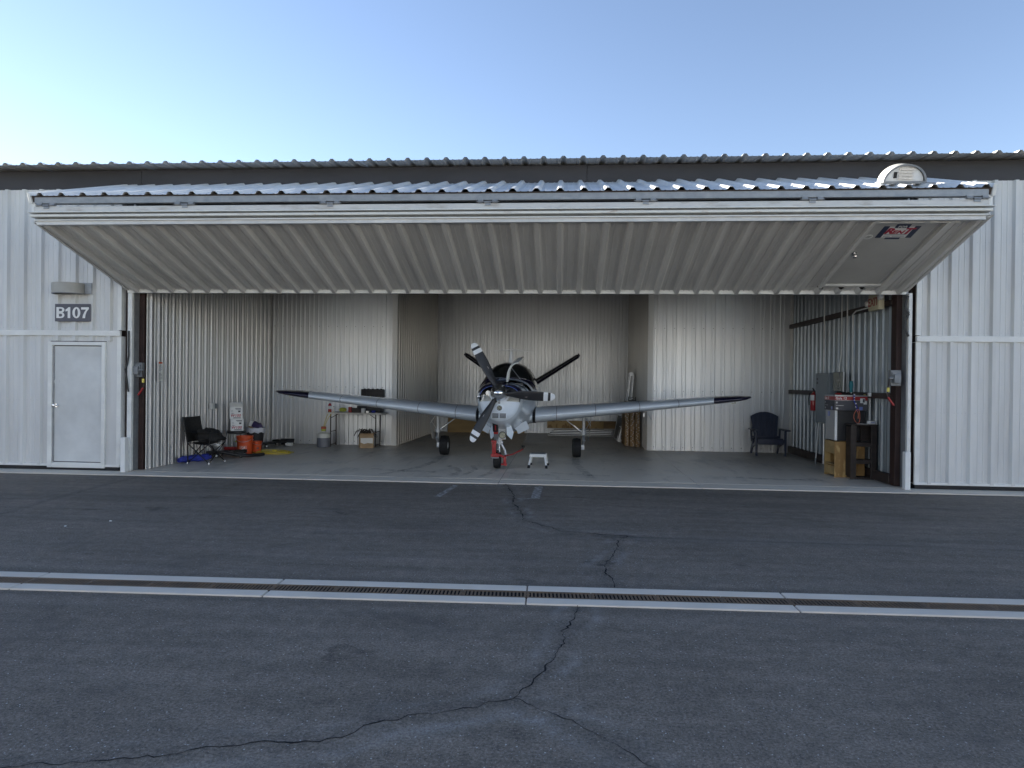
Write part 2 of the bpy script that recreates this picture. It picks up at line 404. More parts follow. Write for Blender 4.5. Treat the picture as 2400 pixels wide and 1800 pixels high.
for a, b in zip(SX[:-1], SX[1:]):
    mb = MB(); mb.box(a+.004, b-.004, 11.15, 11.622, -.04, .016, .004); mb.build('sill_slab', M_['conc_sill'], sill)

# tyre scuffs on the slab
def scuff_mat():
    m = bpy.data.materials.new('tyre_scuff'); m.use_nodes = True; t = m.node_tree; b = t.nodes['Principled BSDF']; N = t.nodes.new; L = t.links.new
    b.inputs['Base Color'].default_value = (.10, .095, .09, 1); b.inputs['Roughness'].default_value = .7
    g = N('ShaderNodeNewGeometry'); n = N('ShaderNodeTexNoise'); n.inputs['Scale'].default_value = 7; n.inputs['Detail'].default_value = 6; n.inputs['Roughness'].default_value = .75; L(g.outputs['Position'], n.inputs['Vector'])
    r = N('ShaderNodeMapRange'); r.inputs[1].default_value = .42; r.inputs[2].default_value = .68; r.inputs[4].default_value = .42; L(n.outputs['Fac'], r.inputs[0]); L(r.outputs[0], b.inputs['Alpha']); return m
M_['scuff'] = scuff_mat()
def scuff(pts, ww, z=.0195):
    mb = MB(); rings = []
    P = [Vector(p) for p in pts]
    for i, p in enumerate(P):
        d = (P[min(i+1, len(P)-1)]-P[max(0, i-1)]).normalized(); n = Vector((-d.y, d.x))*ww/2
        rings.append([(p.x+n.x, p.y+n.y, z), (p.x-n.x, p.y-n.y, z)])
    mb.loft(rings, False); return mb.build('tyre_scuff', M_['scuff'], fl)
for pts, ww in (([(-2.68, 15.0), (-2.62, 14.0), (-2.75, 13.0), (-3.05, 12.2), (-3.2, 11.9)], .16), ([(.34, 15.0), (.33, 13.9), (.45, 12.9), (.55, 12.0)], .16), ([(-1.24, 12.9), (-1.30, 12.3), (-1.45, 11.8)], .12),
                ([(-2.25, 13.3), (-2.0, 12.9), (-1.85, 12.3), (-2.0, 11.9)], .14), ([(-1.75, 13.4), (-1.62, 12.8), (-1.72, 12.1)], .10), ([(-.2, 12.6), (.3, 12.4), (.9, 12.3)], .12), ([(-3.6, 12.6), (-3.0, 12.4), (-2.3, 12.35)], .22), ([(3.2, 12.5), (4.0, 12.3), (4.7, 12.4)], .2), ([(-.9, 12.4), (-.5, 12.25), (-.1, 12.3)], .25)):
    scuff(pts, ww, .0195+.0006*len(pts)*ww)

# oil drips and a few dark spots on the asphalt
M_['oil'] = scuff_mat(); M_['oil'].node_tree.nodes['Principled BSDF'].inputs['Base Color'].default_value = (.035, .033, .032, 1)
random.seed(21)
for k in range(34):
    x = random.uniform(-8, 6); y = random.uniform(3.0, 11.0)
    if abs(y-5.385-.021*x) < .35: continue
    r_ = random.choice((.02, .03, .04, .07, .12)); mb = MB(); n = 14; ph = random.uniform(0, 6)
    mb.poly([(x+r_*(1+.3*math.sin(3*t+ph)+.15*math.sin(5*t))*math.cos(t)*1.3, y+r_*(1+.3*math.sin(3*t+ph))*math.sin(t), .0072) for t in [2*math.pi*i/n for i in range(n)]]); mb.build('oil_spot', M_['oil'], ground)
# ================================================================== corrugated sheet
def profile(n, per, base, top, h, minors, mh=.006):
    pts = []
    for k in range(n):
        x0 = k*per; c = x0+per/2
        loc = [(c-base/2, 0), (c-top/2, h), (c+top/2, h), (c+base/2, 0)]
        for mx, mw in minors:
            a = x0+mx*per; loc += [(a-mw/2, 0), (a-mw/4, mh), (a+mw/4, mh), (a+mw/2, 0)]
        pts += loc
    pts = [(0, 0)]+sorted(pts, key=lambda p: p[0])+[(n*per, 0)]
    return pts
EXT = dict(per=.33, base=.100, top=.050, h=.050, minors=[(.13, .026), (.87, .026)], mh=.006)
UND = dict(per=.33, base=.120, top=.058, h=.060, minors=[(.13, .026), (.87, .026)], mh=.008)
LIN = dict(per=.24, base=.070, top=.048, h=.034, minors=[(.06, .05)], mh=.010)
ROOF = dict(per=.33, base=.115, top=.045, h=.042, minors=[(.16, .03), (.84, .03)], mh=.005)
_sheet = {}
def sheet_mesh(kind, n, L, mt, name):
    key = (id(kind), n, round(L, 4), mt.name)
    if key not in _sheet:
        p = profile(n, **kind); mb = MB()
        mb.loft([[(x, y, z) for x, z in p] for y in (0, L)], False)
        me = bpy.data.meshes.new(name); mb.bm.to_mesh(me); mb.bm.free(); me.materials.append(mt)
        for pg in me.polygons: pg.use_smooth = False
        _sheet[key] = me
    return _sheet[key]
def place(name, me, parent, Mw):
    o = link(name, me, parent); o.matrix_basis = wmat(parent).inverted() @ Mw; return o
def sheets(parent, kind, mt, Mf, x0, x1, L, ppp, y0=0, name='siding_panel'):
    """panels side by side from x0 to about x1 in frame Mf, each ppp ribs wide"""
    per = kind['per']; n = int(round((x1-x0)/per)); k = 0
    while k < n:
        c = min(ppp, n-k)
        place(name, sheet_mesh(kind, c, L, mt, name), parent, Mf @ Matrix.Translation((x0+k*per, y0, random.uniform(-.001, .001))))
        k += c
def screws(parent, Mf, pts, r=.009, name='screw_heads'):
    mb = MB()
    for x, y, z in pts:
        c = Vector((x, y, z))
        ring = [mb.V(Mf @ (c+Vector((r*math.cos(a), r*math.sin(a), 0)))) for a in (0, 1.05, 2.09, 3.14, 4.19, 5.24)]
        t = mb.V(Mf @ (c+Vector((0, 0, r*.8))))
        for i in range(6): mb.F([ring[i], ring[(i+1) % 6], t])
    o = mb.build(name, M_['screw'], parent, world=True); o['kind'] = 'stuff'; return o

# ================================================================== hangar building
XL, XR = -62.0, 30.0  # left end added far out of view so its shadow covers the apron
hb = thing('hangar_building', 'long low metal hangar building with ribbed roof edge and dark fascia', 'hangar', (-1.05, 11.65, 0))
def bpart(name, mb, mt, parent=None, ang=35): return mb.build(name, mt, parent or hb, world=True, ang=ang)
# fascia boards
fx = [XL, -52, -42, -32, -23.5, -15.2, -7.6, 0.4, 8.3, 19, XR]
for a, b in zip(fx[:-1], fx[1:]):
    mb = MB(); mb.box(a+.002, b-.002, 11.62, 11.72, 5.112, 5.455, .004); bpart('fascia_board', mb, M_['fascia'])
# roof
slope = math.atan(1/12); Mr = frame((XL, 11.26, 5.455), (1, 0, 0), (0, math.cos(slope), math.sin(slope)))
rd = bpart('roof', MB().poly([(XL, 11.70, 5.47), (XR, 11.70, 5.47), (XR, 20.6, 6.215), (XL, 20.6, 6.215)]) and (lambda: (lambda m: (m.poly([(XL, 11.75, 5.478), (XR, 11.75, 5.478), (XR, 20.6, 6.216), (XL, 20.6, 6.216)]), m.poly([(XL, 20.6, 6.216), (XR, 20.6, 6.216), (XR, 30, 5.45), (XL, 30, 5.45)]), m)[2])(MB()))(), M_['siding'])
sheets(rd, ROOF, M_['siding'], Mr, .12, XR-XL-.1, 9.4, 3, name='roof_panel')
mb = MB(); mb.box(XL, XR, 29.6, 29.7, 0, 5.4); bpart('rear_wall', mb, M_['siding'])
for x in (XL, XR):
    mb = MB(); mb.box(x-.05, x+.05, 11.75, 29.6, 0, 5.45); bpart('end_wall', mb, M_['siding'])
# interior walls
ZT = 5.35
def wall(name, Mf, W, mt=M_['liner'], ppp=4, zbot=.02, trimw=(0, 0)):
    back = MB(); c = [Mf @ Vector(p) for p in ((0, zbot, -.03), (W, zbot, -.03), (W, ZT, -.03), (0, ZT, -.03))]; back.poly(c)
    o = bpart(name, back, mt)
    sheets(o, LIN, mt, Mf, trimw[0], W-trimw[1], ZT-zbot, ppp, zbot, 'liner_panel')
    return o
YB, YR = 17.15, 22.25
wl = wall('side_wall_left', frame((-7.62, 11.85, 0), (0, 1, 0), (0, 0, 1)), YB-11.85, M_['liner_shade_left'])
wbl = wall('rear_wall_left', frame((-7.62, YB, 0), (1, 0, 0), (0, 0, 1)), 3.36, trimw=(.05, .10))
wrl = wall('recess_wall_left', frame((-4.24, YB+.02, 0), (.02, 1, 0), (0, 0, 1)), YR-YB, M_['liner_shade_recess'])
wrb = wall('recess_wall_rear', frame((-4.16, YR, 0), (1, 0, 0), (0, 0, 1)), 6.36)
wrr = wall('recess_wall_right', frame((2.20, YR, 0), (0, -1, 0), (0, 0, 1)), YR-YB-.02, M_['liner_shade_recess'])
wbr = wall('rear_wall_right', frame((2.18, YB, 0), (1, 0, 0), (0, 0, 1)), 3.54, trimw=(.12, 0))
wr = wall('side_wall_right', frame((5.74, YB, 0), (0, -1, 0), (0, 0, 1)), YB-11.9, M_['liner_shade_right'])
for p, (a, b) in ((wbl, (-4.37, -4.235)), (wbr, (2.175, 2.305))):
    mb = MB(); mb.box(a, b, YB-.036, YB+.03, .02, ZT, .003); mb.build('corner_trim', M_['white'], p, world=True)
mb = MB(); mb.box(-7.64, -7.60, YB-.05, YB+.02, .02, ZT, .003); mb.build('corner_trim', M_['white_dirty'], wbl, world=True)
mb = MB(); mb.box(5.66, 5.75, YB-.045, YB+.02, .02, ZT, .003); mb.build('corner_trim', M_['white_dirty'], wbr, world=True)
def wall_screws(p, x0, x1, y, zs, per=.24, ph=.0):
    n = int((x1-x0)/per); pts = []
    mb = MB()
    for z in zs:
        for k in range(n):
            x = x0+ph+k*per; mb.cyl((x, y, z), (x, y-.010, z), .009, n=6)
    o = mb.build('screw_heads', M_['black'], p, world=True); o['kind'] = 'stuff'
wall_screws(wbl, -7.55, -4.4, YB, (.11, 1.52, 3.10), ph=.035)
wall_screws(wbr, 2.32, 5.6, YB, (.11, 1.52, 3.10), ph=.03)
wall_screws(wrb, -4.1, 2.1, YR, (.11, 1.52, 3.10), ph=.03)
for nm, z0, z1 in (('girt', 3.10, 3.20), ('girt', 1.49, 1.59), ('girt', .03, .20)):
    mb = MB(); mb.box(5.62, 5.705, 11.96, YB-.05, z0, z1, .004); mb.build(nm, M_['steel_dark'], wr, world=True)
# inner ceiling purlins keep the roof space dark
# frame columns and jambs
for sx, x0, x1 in ((-1, -7.735, -7.640), (1, 5.645, 5.735)):
    mb = MB(); mb.box(x0, x1, 11.80, 11.98, .02, 5.3, .004); bpart('column', mb, M_['steel_red'])
    a, b = (-7.825, -7.74) if sx < 0 else (5.742, 5.80)
    mb = MB(); mb.box(a, b, 11.60, 11.66, .02, 3.26, .004); bpart('jamb_trim', mb, M_['white_dirty'])
    a, b = (-7.775, -7.735) if sx < 0 else (5.735, 5.765)
    mb = MB(); mb.box(a, b, 11.67, 11.80, .02, 5.1); bpart('jamb_channel', mb, M_['galv'])
    a, b = (-7.925, -7.83) if sx < 0 else (5.805, 5.845)
    mb = MB(); mb.box(a, b, 11.70, 11.76, .02, 5.1); bpart('jamb_backing', mb, M_['steel_dark'])
mb = MB(); mb.box(-7.82, 5.80, 11.74, 11.90, 4.86, 5.11, .004); bpart('header_beam', mb, M_['steel_dark'])
for x0, x1 in ((XL, -7.95), (5.86, XR)):   # neighbouring bays are closed and dark behind their doors
    mb = MB(); mb.box(x0, x1, 11.74, 11.78, .02, 5.12); bpart('bay_lining', mb, M_['steel_dark'])

for x0, x1 in ((XL+.1, -21.65), (18.75, XR-.1)):  # out-of-view stretches; the left one added to keep sun off the apron
    mb = MB(); mb.box(x0, x1, 11.61, 11.66, .02, 5.10); fw = bpart('front_wall', mb, M_['siding'])
    sheets(fw, EXT, M_['siding'], frame((0, 11.60, 0), (1, 0, 0), (0, 0, 1)), x0, x1, 5.05, 6, .03)
# ================================================================== closed neighbouring doors
def closed_door(label, x0, x1, rib, pdoor=None):
    d = thing('bifold_door', label, 'hangar door', ((x0+x1)/2, 11.6, 0), group='closed hangar doors beside the open bay')
    if rib is None: rib = x0
    per = .33; k0 = math.floor((x0-rib)/per)
    first = rib-per/2+per*(math.floor((x0-(rib-per/2))/per))
    up = MB(); up.box(x0, x1, 11.61, 11.70, 2.56, 5.09); up = up.build('upper_leaf', M_['steel_dark'], d, world=True)
    lo = MB(); lo.box(x0, x1, 11.61, 11.70, .11, 2.44); lo = lo.build('lower_leaf', M_['steel_dark'], d, world=True)
    f = frame((0, 11.60, 0), (1, 0, 0), (0, 0, 1))
    n0 = math.ceil((x0-(rib-per/2))/per-.35); n1 = math.floor((x1-(rib-per/2))/per+.35)
    xs, xe = rib-per/2+n0*per, rib-per/2+n1*per
    sheets(up, EXT, M_['siding'], f, xs, xe, 2.565, 3, 2.545)
    def lower(a, b, z0, z1):
        if b-a > .1: sheets(lo, EXT, M_['siding'], f, a, b, z1-z0, 3, z0)
    if pdoor:
        pa, pb, pz = pdoor
        a = rib-per/2+per*math.floor((pa-.1-(rib-per/2))/per+.25); b = rib-per/2+per*math.ceil((pb+.1-(rib-per/2))/per-.25)
        lower(xs, a, .10, 2.46); lower(b, xe, .10, 2.46); lower(a, b, 2.36, 2.46)
        for u, v in ((a, pa-.075), (pb+.075, b)):   # flat filler strips at the frame
            mb = MB(); mb.box(u, v, 11.598, 11.606, .10, 2.36); mb.build('filler_strip', M_['siding'], lo, world=True)
    else: lower(xs, xe, .10, 2.46)
    for a, b, e in ((xs-.06, xs+.02, 'l'), (xe-.02, xe+.06, 'r')):
        mb = MB(); mb.box(a, b, 11.575, 11.71, .10, 2.45, .003); mb.box(a, b, 11.575, 11.71, 2.56, 5.10, .003); mb.build('edge_trim', M_['trim'], d, world=True)
    mb = MB(); mb.box(x0, x1, 11.545, 11.60, 2.452, 2.548, .006); mb.build('fold_band', M_['trim'], d, world=True)
    mb = MB(); mb.box(x0, x1, 11.56, 11.61, .085, .125, .004); mb.build('bottom_rail', M_['trim'], d, world=True)
    mb = MB(); mb.box(x0+.02, x1-.02, 11.585, 11.70, .018, .088, .012); mb.build('rubber_seal', M_['rubber'], d, world=True)
    pts = []
    for z in (4.10, 2.60, 1.28, .17):
        x = xs
        while x < xe:
            for o in (.03, .09, .24, .30):
                if x+o < xe and not (pdoor and pdoor[0]-.1 < x+o < pdoor[1]+.1 and z < 2.3): pts.append((x+o, z, .001))
            x += per
    screws(d, f, pts, .0075)
    return d, lo
dl, dll = closed_door('closed ribbed bifold door with a personnel door under the number sign', -21.5, -7.93, -8.15, (-9.22, -8.29, 2.27))
dr, drl = closed_door('closed ribbed bifold door on the right of the open bay', 5.85, 18.6, 6.08)
# personnel door in the left neighbour
pd = MB(); pd.box(-9.212, -8.300, 11.592, 11.63, .168, 2.265, .004); pd = pd.build('personnel_door', M_['door_paint'], dl, world=True)
mb = MB()
mb.box(-9.31, -9.225, 11.555, 11.64, .06, 2.345, .005); mb.box(-8.285, -8.215, 11.555, 11.64, .06, 2.345, .005)
mb.box(-9.225, -8.285, 11.555, 11.64, 2.28, 2.345, .005); mb.box(-9.225, -8.285, 11.565, 11.64, .06, .155, .005)
mb.build('door_frame', M_['trim'], dl, world=True)
mb = MB(); mb.box(-9.225, -9.200, 11.575, 11.594, .17, 2.265, .003); mb.build('hinge_strip', M_['galv'], pd, world=True)
mb = MB(); mb.cyl((-9.16, 11.592, 1.185), (-9.16, 11.582, 1.185), .034, n=16); mb.cyl((-9.16, 11.582, 1.185), (-9.16, 11.545, 1.185), .013, n=12)
mb.lathe([(.012, 0), (.028, .008), (.032, .022), (.026, .036), (.001, .040)], 16, frame((-9.16, 11.545, 1.185), (1, 0, 0), (0, 0, 1)))
mb.build('knob', M_['chrome'], pd, world=True)
mb = MB(); mb.cyl((-9.155, 11.592, 1.62), (-9.155, 11.588, 1.62), .055, n=20); mb.mi = 1; mb.prism([(-.05, -.012), (-.02, -.044), (-.03, 0), (-.02, .044), (-.045, .02)], .002, frame((-9.155, 11.5875, 1.62), (1, 0, 0), (0, 0, 1)))
mb.build('lock_disc', [M_['door_paint'], M_['white']], pd, world=True)

# ================================================================== raised bifold door
BX0, BX1 = -7.82, 5.69
bd = thing('bifold_door', 'raised bifold hangar door folded out over the open bay', 'hangar door', (-1.06, 11.6, 3.24))
A_ = Vector((0, 9.40, 4.01)); B_ = Vector((0, 11.60, 3.29)); dv = (B_-A_).normalized(); LL = (B_-A_).length
Ml = frame(A_, (1, 0, 0), -dv)            # x right, y towards the fold, z outward (down)
U0 = Vector((0, 9.30, 4.352)); U1 = Vector((0, 11.52, 5.125)); du = (U1-U0).normalized(); LU = (U1-U0).length
Mu = frame(U0, (1, 0, 0), du)             # z outward (up)
rib0 = -.045-.165
n0 = round((BX0-rib0)/.33); xs = rib0+n0*.33; n1 = round((BX1-rib0)/.33); xe = rib0+n1*.33
lf = MB(); lf.box(BX0+.01, BX1-.01, -LL+.03, -.02, -.10, -.004, 0, Ml); lf = lf.build('lower_leaf', M_['steel_dark'], bd, world=True)
uf = MB(); uf.box(BX0+.01, BX1-.01, .03, LU-.02, -.10, -.004, 0, Mu); uf = uf.build('upper_leaf', M_['steel_dark'], bd, world=True)
PX0, PX1, PS0, PS1 = 4.225, 5.20, .085, 2.10     # personnel door cut
kd0 = math.floor((PX0-.06-rib0)/.33+.5)*.33+rib0; kd1 = math.ceil((PX1+.02-rib0)/.33-.5)*.33+rib0
sheets(lf, UND, M_['siding_under'], Ml, xs, kd0, LL, 3, -LL)
sheets(lf, UND, M_['siding_under'], Ml, kd1, xe, LL, 3, -LL)
sheets(lf, UND, M_['siding_under'], Ml, kd0, kd1, PS0, 3, -PS0)
sheets(lf, UND, M_['siding_under'], Ml, kd0, kd1, LL-PS1-.02, 1, -LL)
sheets(uf, ROOF, M_['siding'], Mu, xs, xe, LU, 3, 0)
pts = []
for s in (1.04, 2.24):
    x = xs
    while x < xe-.01:
        for o in (.03, .10, .23, .30):
            if not (PX0-.1 < x+o < PX1+.1 and s < 2.2): pts.append((x+o, -s, .003))
        x += .33
screws(lf, Ml, pts, .009)
# personnel door in the raised leaf
for u, v in ((kd0-.002, PX0-.028), (PX1+.038, kd1+.002)):
    if v-u > .005:
        mb = MB(); mb.box(u, v, -PS1-.02, -PS0, -.004, .003, 0, Ml); mb.build('filler_strip', M_['siding_under'], lf, world=True)
lp = MB(); lp.box(PX0+.042, PX1-.042, -PS1+.078, -PS0-.042, -.05, .006, .004, Ml); lp = lp.build('personnel_door', M_['door_grey'], bd, world=True)
tag(lp, 'grey personnel door with a for-rent sign, tilted with the raised leaf')
mb = MB()
mb.box(PX0-.03, PX0+.025, -PS1, -PS0+.005, -.03, .06, .004, Ml); mb.box(PX1-.025, PX1+.04, -PS1, -PS0+.005, -.03, .06, .004, Ml)
mb.box(PX0-.03, PX1+.14, -PS0-.025, -PS0+.006, -.03, .055, .004, Ml); mb.box(PX0+.025, PX1-.025, -PS1, -PS1+.06, -.03, .03, .004, Ml)
mb.build('door_frame', M_['siding_under'], bd, world=True)
mb = MB(); mb.box(PX1+.05, PX1+.085, -PS1, -PS0-.03, -.02, .03, .004, Ml); mb.build('guide_rail', M_['siding_under'], bd, world=True)
mb = MB(); mb.cyl(Ml @ Vector((4.33, -1.0, .006)), Ml @ Vector((4.33, -1.0, .016)), .034, n=14)
mb.lathe([(.013, -.01), (.012, .045), (.03, .055), (.034, .07), (.026, .085), (.001, .088)], 14, Ml @ Matrix.Translation((4.33, -1.0, 0)))
mb.build('knob', M_['chrome'], lp, world=True)
mb = MB(); mb.cyl(Ml @ Vector((4.335, -.54, .0065)), Ml @ Vector((4.335, -.54, .0105)), .062, n=20); mb.mi = 1
for k in range(3): mb.bar(Ml @ Vector((4.30+.02*k, -.57, .0115)), Ml @ Vector((4.33+.02*k, -.51, .0115)), .006, .002, up=Ml.to_3x3() @ Vector((0, 0, 1)))
mb.build('lock_disc', [M_['white_dirty'], M_['grey']], lp, world=True)
# for-rent sign
sg = thing('rent_sign', 'navy, white and red for-rent sign taped on the raised personnel door', 'sign', M=Ml @ Matrix.Translation((4.68, -.40, .0065)))
mb = MB(); mb.prism([(-.165, -.155), (.165, -.155), (.165, .13), (-.165, .13)], .002); mb.build('sign_board', M_['white'], sg)
mb = MB()
for x0, x1 in ((-.245, -.17), (.17, .245)): mb.prism([(x0, -.165), (x1, -.165), (x1, .145), (x0, .145)], .003)
mb.prism([(-.095, .10), (.095, .10), (.095, .195), (-.095, .195)], .0035); mb.prism([(-.10, -.20), (.10, -.20), (.10, -.158), (-.10, -.158)], .0035)
mb.build('navy_band', M_['sign_navy'], sg)
Lt = lambda x, y, z: Matrix.Translation((x, y, z))
text('lettering', 'R', .20, Lt(-.125, .012, .0045), M_['sign_red'], sg, .045, .95, .15)
text('lettering', 'EN', .120, Lt(.0, -.014, .0045), M_['sign_red'], sg, .045, 1.0, .15)
text('lettering', 'T', .21, Lt(.122, .012, .0045), M_['sign_red'], sg, .045, .95, .15)
text('lettering', 'FOR', .058, Lt(.0, .135, .005), M_['white'], sg, .02, 1.1, .1)
mb = MB(); mb.box(-.15, .15, -.085, -.078, .002, .004); mb.box(-.15, -.06, -.125, -.118, .002, .0035); mb.box(-.03, .14, -.125, -.118, .002, .0035); mb.build('rule_line', M_['sign_navy'], sg)
# fold beams and trims
mb = MB(); mb.box(BX0+.07, BX1-.07, 9.335, 9.42, 4.245, 4.345, .006); mb.build('upper_fold_beam', M_['galv'], bd, world=True)
mb = MB(); mb.box(BX0+.06, BX1-.06, 9.335, 9.42, 4.122, 4.205, .006); mb.build('lower_fold_beam', M_['beam_scuff'], bd, world=True)
mb = MB(); mb.box(BX0, BX1, 9.29, 9.44, 4.106, 4.119, .003); mb.build('fold_flashing', M_['trim'], bd, world=True)
mb = MB(); mb.box(BX0+.02, BX1-.02, 9.415, 9.45, 3.998, 4.1055); mb.build('fold_backing', M_['galv'], bd, world=True)
mb = MB(); mb.box(BX0+.03, BX1-.03, 9.305, 9.414, 4.046, 4.084, .004); mb.build('fold_trim', M_['trim_rust'], bd, world=True)
mb = MB(); mb.box(BX0+.07, BX1-.07, 9.33, 9.46, 3.996, 4.014, .003); mb.build('fold_trim', M_['trim'], bd, world=True)
mb = MB(); mb.box(BX0+.09, BX1-.09, 9.355, 9.45, 3.942, 3.9945); mb.build('fold_closure', M_['siding_under'], bd, world=True)
mb = MB(); mb.box(BX0, BX1, 11.575, 11.64, 3.236, 3.330, .006); mb.build('bottom_rail', M_['trim'], bd, world=True)
for x0, x1 in ((BX0-.01, BX0+.035), (BX1-.035, BX1+.01)):
    mb = MB(); mb.box(x0, x1, -LL, -.02, -.11, .02, .004, Ml); mb.build('leaf_edge', M_['siding_under'], bd, world=True)
    mb = MB(); mb.box(x0, x1, .0, LU, -.11, .045, .004, Mu); mb.build('leaf_edge', M_['trim'], bd, world=True)
for x0 in (BX0, BX1-.08):
    mb = MB(); mb.box(x0, x0+.08, 9.36, 9.41, 4.125, 4.34, .02); mb.build('end_plate', M_['white_dirty'], bd, world=True)
hm = MB()
for x in (-.10, .10): hm.cyl((x-.038, 0, .225), (x+.038, 0, .225), .020, n=10); hm.box(x-.038, x+.038, -.004, .01, .225, .262)
hm.cyl((-.045, 0, .215), (.045, 0, .215), .017, n=10); hm.box(-.04, .04, -.004, .01, .17, .215); hm.cyl((-.16, 0, .222), (.16, 0, .222), .008, n=8)
hme = hm.mesh('hinge', M_['galv'])
for x in (-7.558, -5.45, -3.30, -1.05, 1.13, 3.35, 5.47): place('hinge', hme, bd, Matrix.Translation((x, 9.328, 4.0)))

# ================================================================== wall lights and number sign
def drum_light(name, label, M, lit_mirror=False):
    t = thing(name, label, 'wall light', M=M, group='half-drum wall lights')
    n = 20; rx, rz, h = .285, .24, .185
    mb = MB(); arc = lambda r0, r1, y: [(r0*math.cos(math.pi*i/n), y, .012+r1*math.sin(math.pi*i/n)) for i in range(n+1)]
    mb.loft([arc(rx, rz, 0), arc(rx, rz, h*.30), arc(rx+.004, rz+.004, h*.30), arc(rx+.004, rz+.004, h), arc(rx-.012, rz-.012, h), arc(rx-.014, rz-.014, .002), arc(rx-.014, rz-.014, 0)], False)
    top = [mb.V(p) for p in arc(rx-.01, rz-.01, h-.012)]; mb.F(top)
    mb.build('shade', M_['lamp_shade'], t)
    mb = MB(); n0_ = arc(rx+.002, rz+.002, -.006); n1_ = arc(rx-.022, rz-.022, -.006); n2_ = arc(rx-.022, rz-.022, .004); n3_ = arc(rx+.002, rz+.002, .004)
    mb.loft([n0_, n1_, n2_, n3_, n0_], False); mb.box(-rx, rx, -.008, .006, .0, .03); mb.build('rim', M_['grey'], t)
    mb = MB(); mb.box(-.31, .42, .0, .20, -.01, .008, .002); mb.build('back_plate', M_['galv'], t)
    mb = MB(); n2 = 12; mb.poly([(r*math.cos(a), .03, .02+q*math.sin(a)) for r, q, a in [(rx-.03, rz-.03, math.pi*i/n2) for i in range(n2+1)]]); mb.build('reflector', M_['white'], t)
    mb = MB()
    for k in range(4): mb.box(-.09, .11, .012, .026, .055+.04*k, .073+.04*k)
    mb.build('lamp_tube', M_['alu'], t)
    mb = MB(); mb.box(-.15, -.11, .012, .024, .07, .15); mb.build('ballast', M_['black'], t)
    return t
drum_light('wall_light', 'half-drum wall light above the number sign', frame((-8.88, 11.535, 3.205), (1, 0, 0), (0, 0, 1)))
drum_light('wall_light', 'half-drum wall light lying sunlit on top of the raised door', Mu @ Matrix.Translation((4.655, .30, .043)))
sn = thing('number_sign', 'dark grey sign with white number B107 beside the open bay', 'sign', M=frame((-8.82, 11.538, 2.868), (1, 0, 0), (0, 0, 1)))
mb = MB(); mb.box(-.34, .34, -.158, .158, -.004, .004, .002); mb.build('sign_board', M_['grey_sign'], sn)
def glyph_ring(mb, cx, cy, rx, ry, w_, a0, a1, n=18, h=.002):
    o, i = [], []
    for k in range(n+1):
        t = a0+(a1-a0)*k/n; o.append((cx+rx*math.cos(t), cy+ry*math.sin(t))); i.append((cx+(rx-w_)*math.cos(t), cy+(ry-w_*.62)*math.sin(t)))
    for k in range(n): mb.prism([o[k], o[k+1], i[k+1], i[k]], h)
def heavy(ch):
    mb = MB(off=(0, 0, .0045))
    if ch == 'B':
        mb.prism([(-.066, -.088), (-.024, -.088), (-.024, .088), (-.066, .088)], .002)
        for cy, ry in ((.044, .044), (-.041, .047)):
            glyph_ring(mb, .012, cy, .056, ry, .038, -math.pi/2, math.pi/2, 10)
            for y in (cy-ry, cy+ry-.024): mb.prism([(-.024, y), (.013, y), (.013, y+.024), (-.024, y+.024)], .002)
    elif ch == '1': mb.prism([(-.008, -.088), (.034, -.088), (.034, .088), (.002, .088), (-.018, .066), (-.045, .05), (-.045, .018), (-.008, .03)], .002)
    elif ch == '0': glyph_ring(mb, 0, 0, .065, .09, .040, 0, 2*math.pi, 28)
    elif ch == '7': mb.prism([(-.062, .088), (.064, .088), (.064, .060), (.030, .020), (.010, -.035), (.003, -.088), (-.040, -.088), (-.032, -.040), (-.010, .008), (.018, .050), (-.062, .050)], .002)
    return mb
for ch, x in (('B', -.235), ('1', -.085), ('0', .07), ('7', .232)):
    mb = heavy(ch)
    for v in mb.bm.verts: v.co.x = v.co.x*1.15+x; v.co.y *= 1.12
    mb.build('lettering', M_['white'], sn)

# ================================================================== hangar row across the taxilane, unseen behind the viewer, added for bounce light
oh = thing('hangar_building', 'pale ribbed hangar row across the taxilane, unseen, added for bounce light', 'hangar', (-3, -11, 0))
mb = MB(); mb.box(-60, 50, -23, -11.05, 0, 5.4); ow = mb.build('wall', M_['siding'], oh, world=True)
Mo = frame((50, -11.0, 0), (-1, 0, 0), (0, 0, 1))
sheets(ow, EXT, M_['siding'], Mo, 0, 110, 4.98, 12, .1)
mb = MB(); mb.box(-60.3, 50.3, -11.2, -10.86, 5.1, 5.42, .01); mb.build('fascia_board', M_['fascia'], oh, world=True)
mb = MB(); mb.poly([(-60.4, -10.7, 5.43), (50.4, -10.7, 5.43), (50.4, -17, 5.98), (-60.4, -17, 5.98)]); mb.poly([(-60.4, -23.2, 5.43), (50.4, -23.2, 5.43), (50.4, -17, 5.98), (-60.4, -17, 5.98)]); mb.build('roof', M_['siding'], oh, world=True)
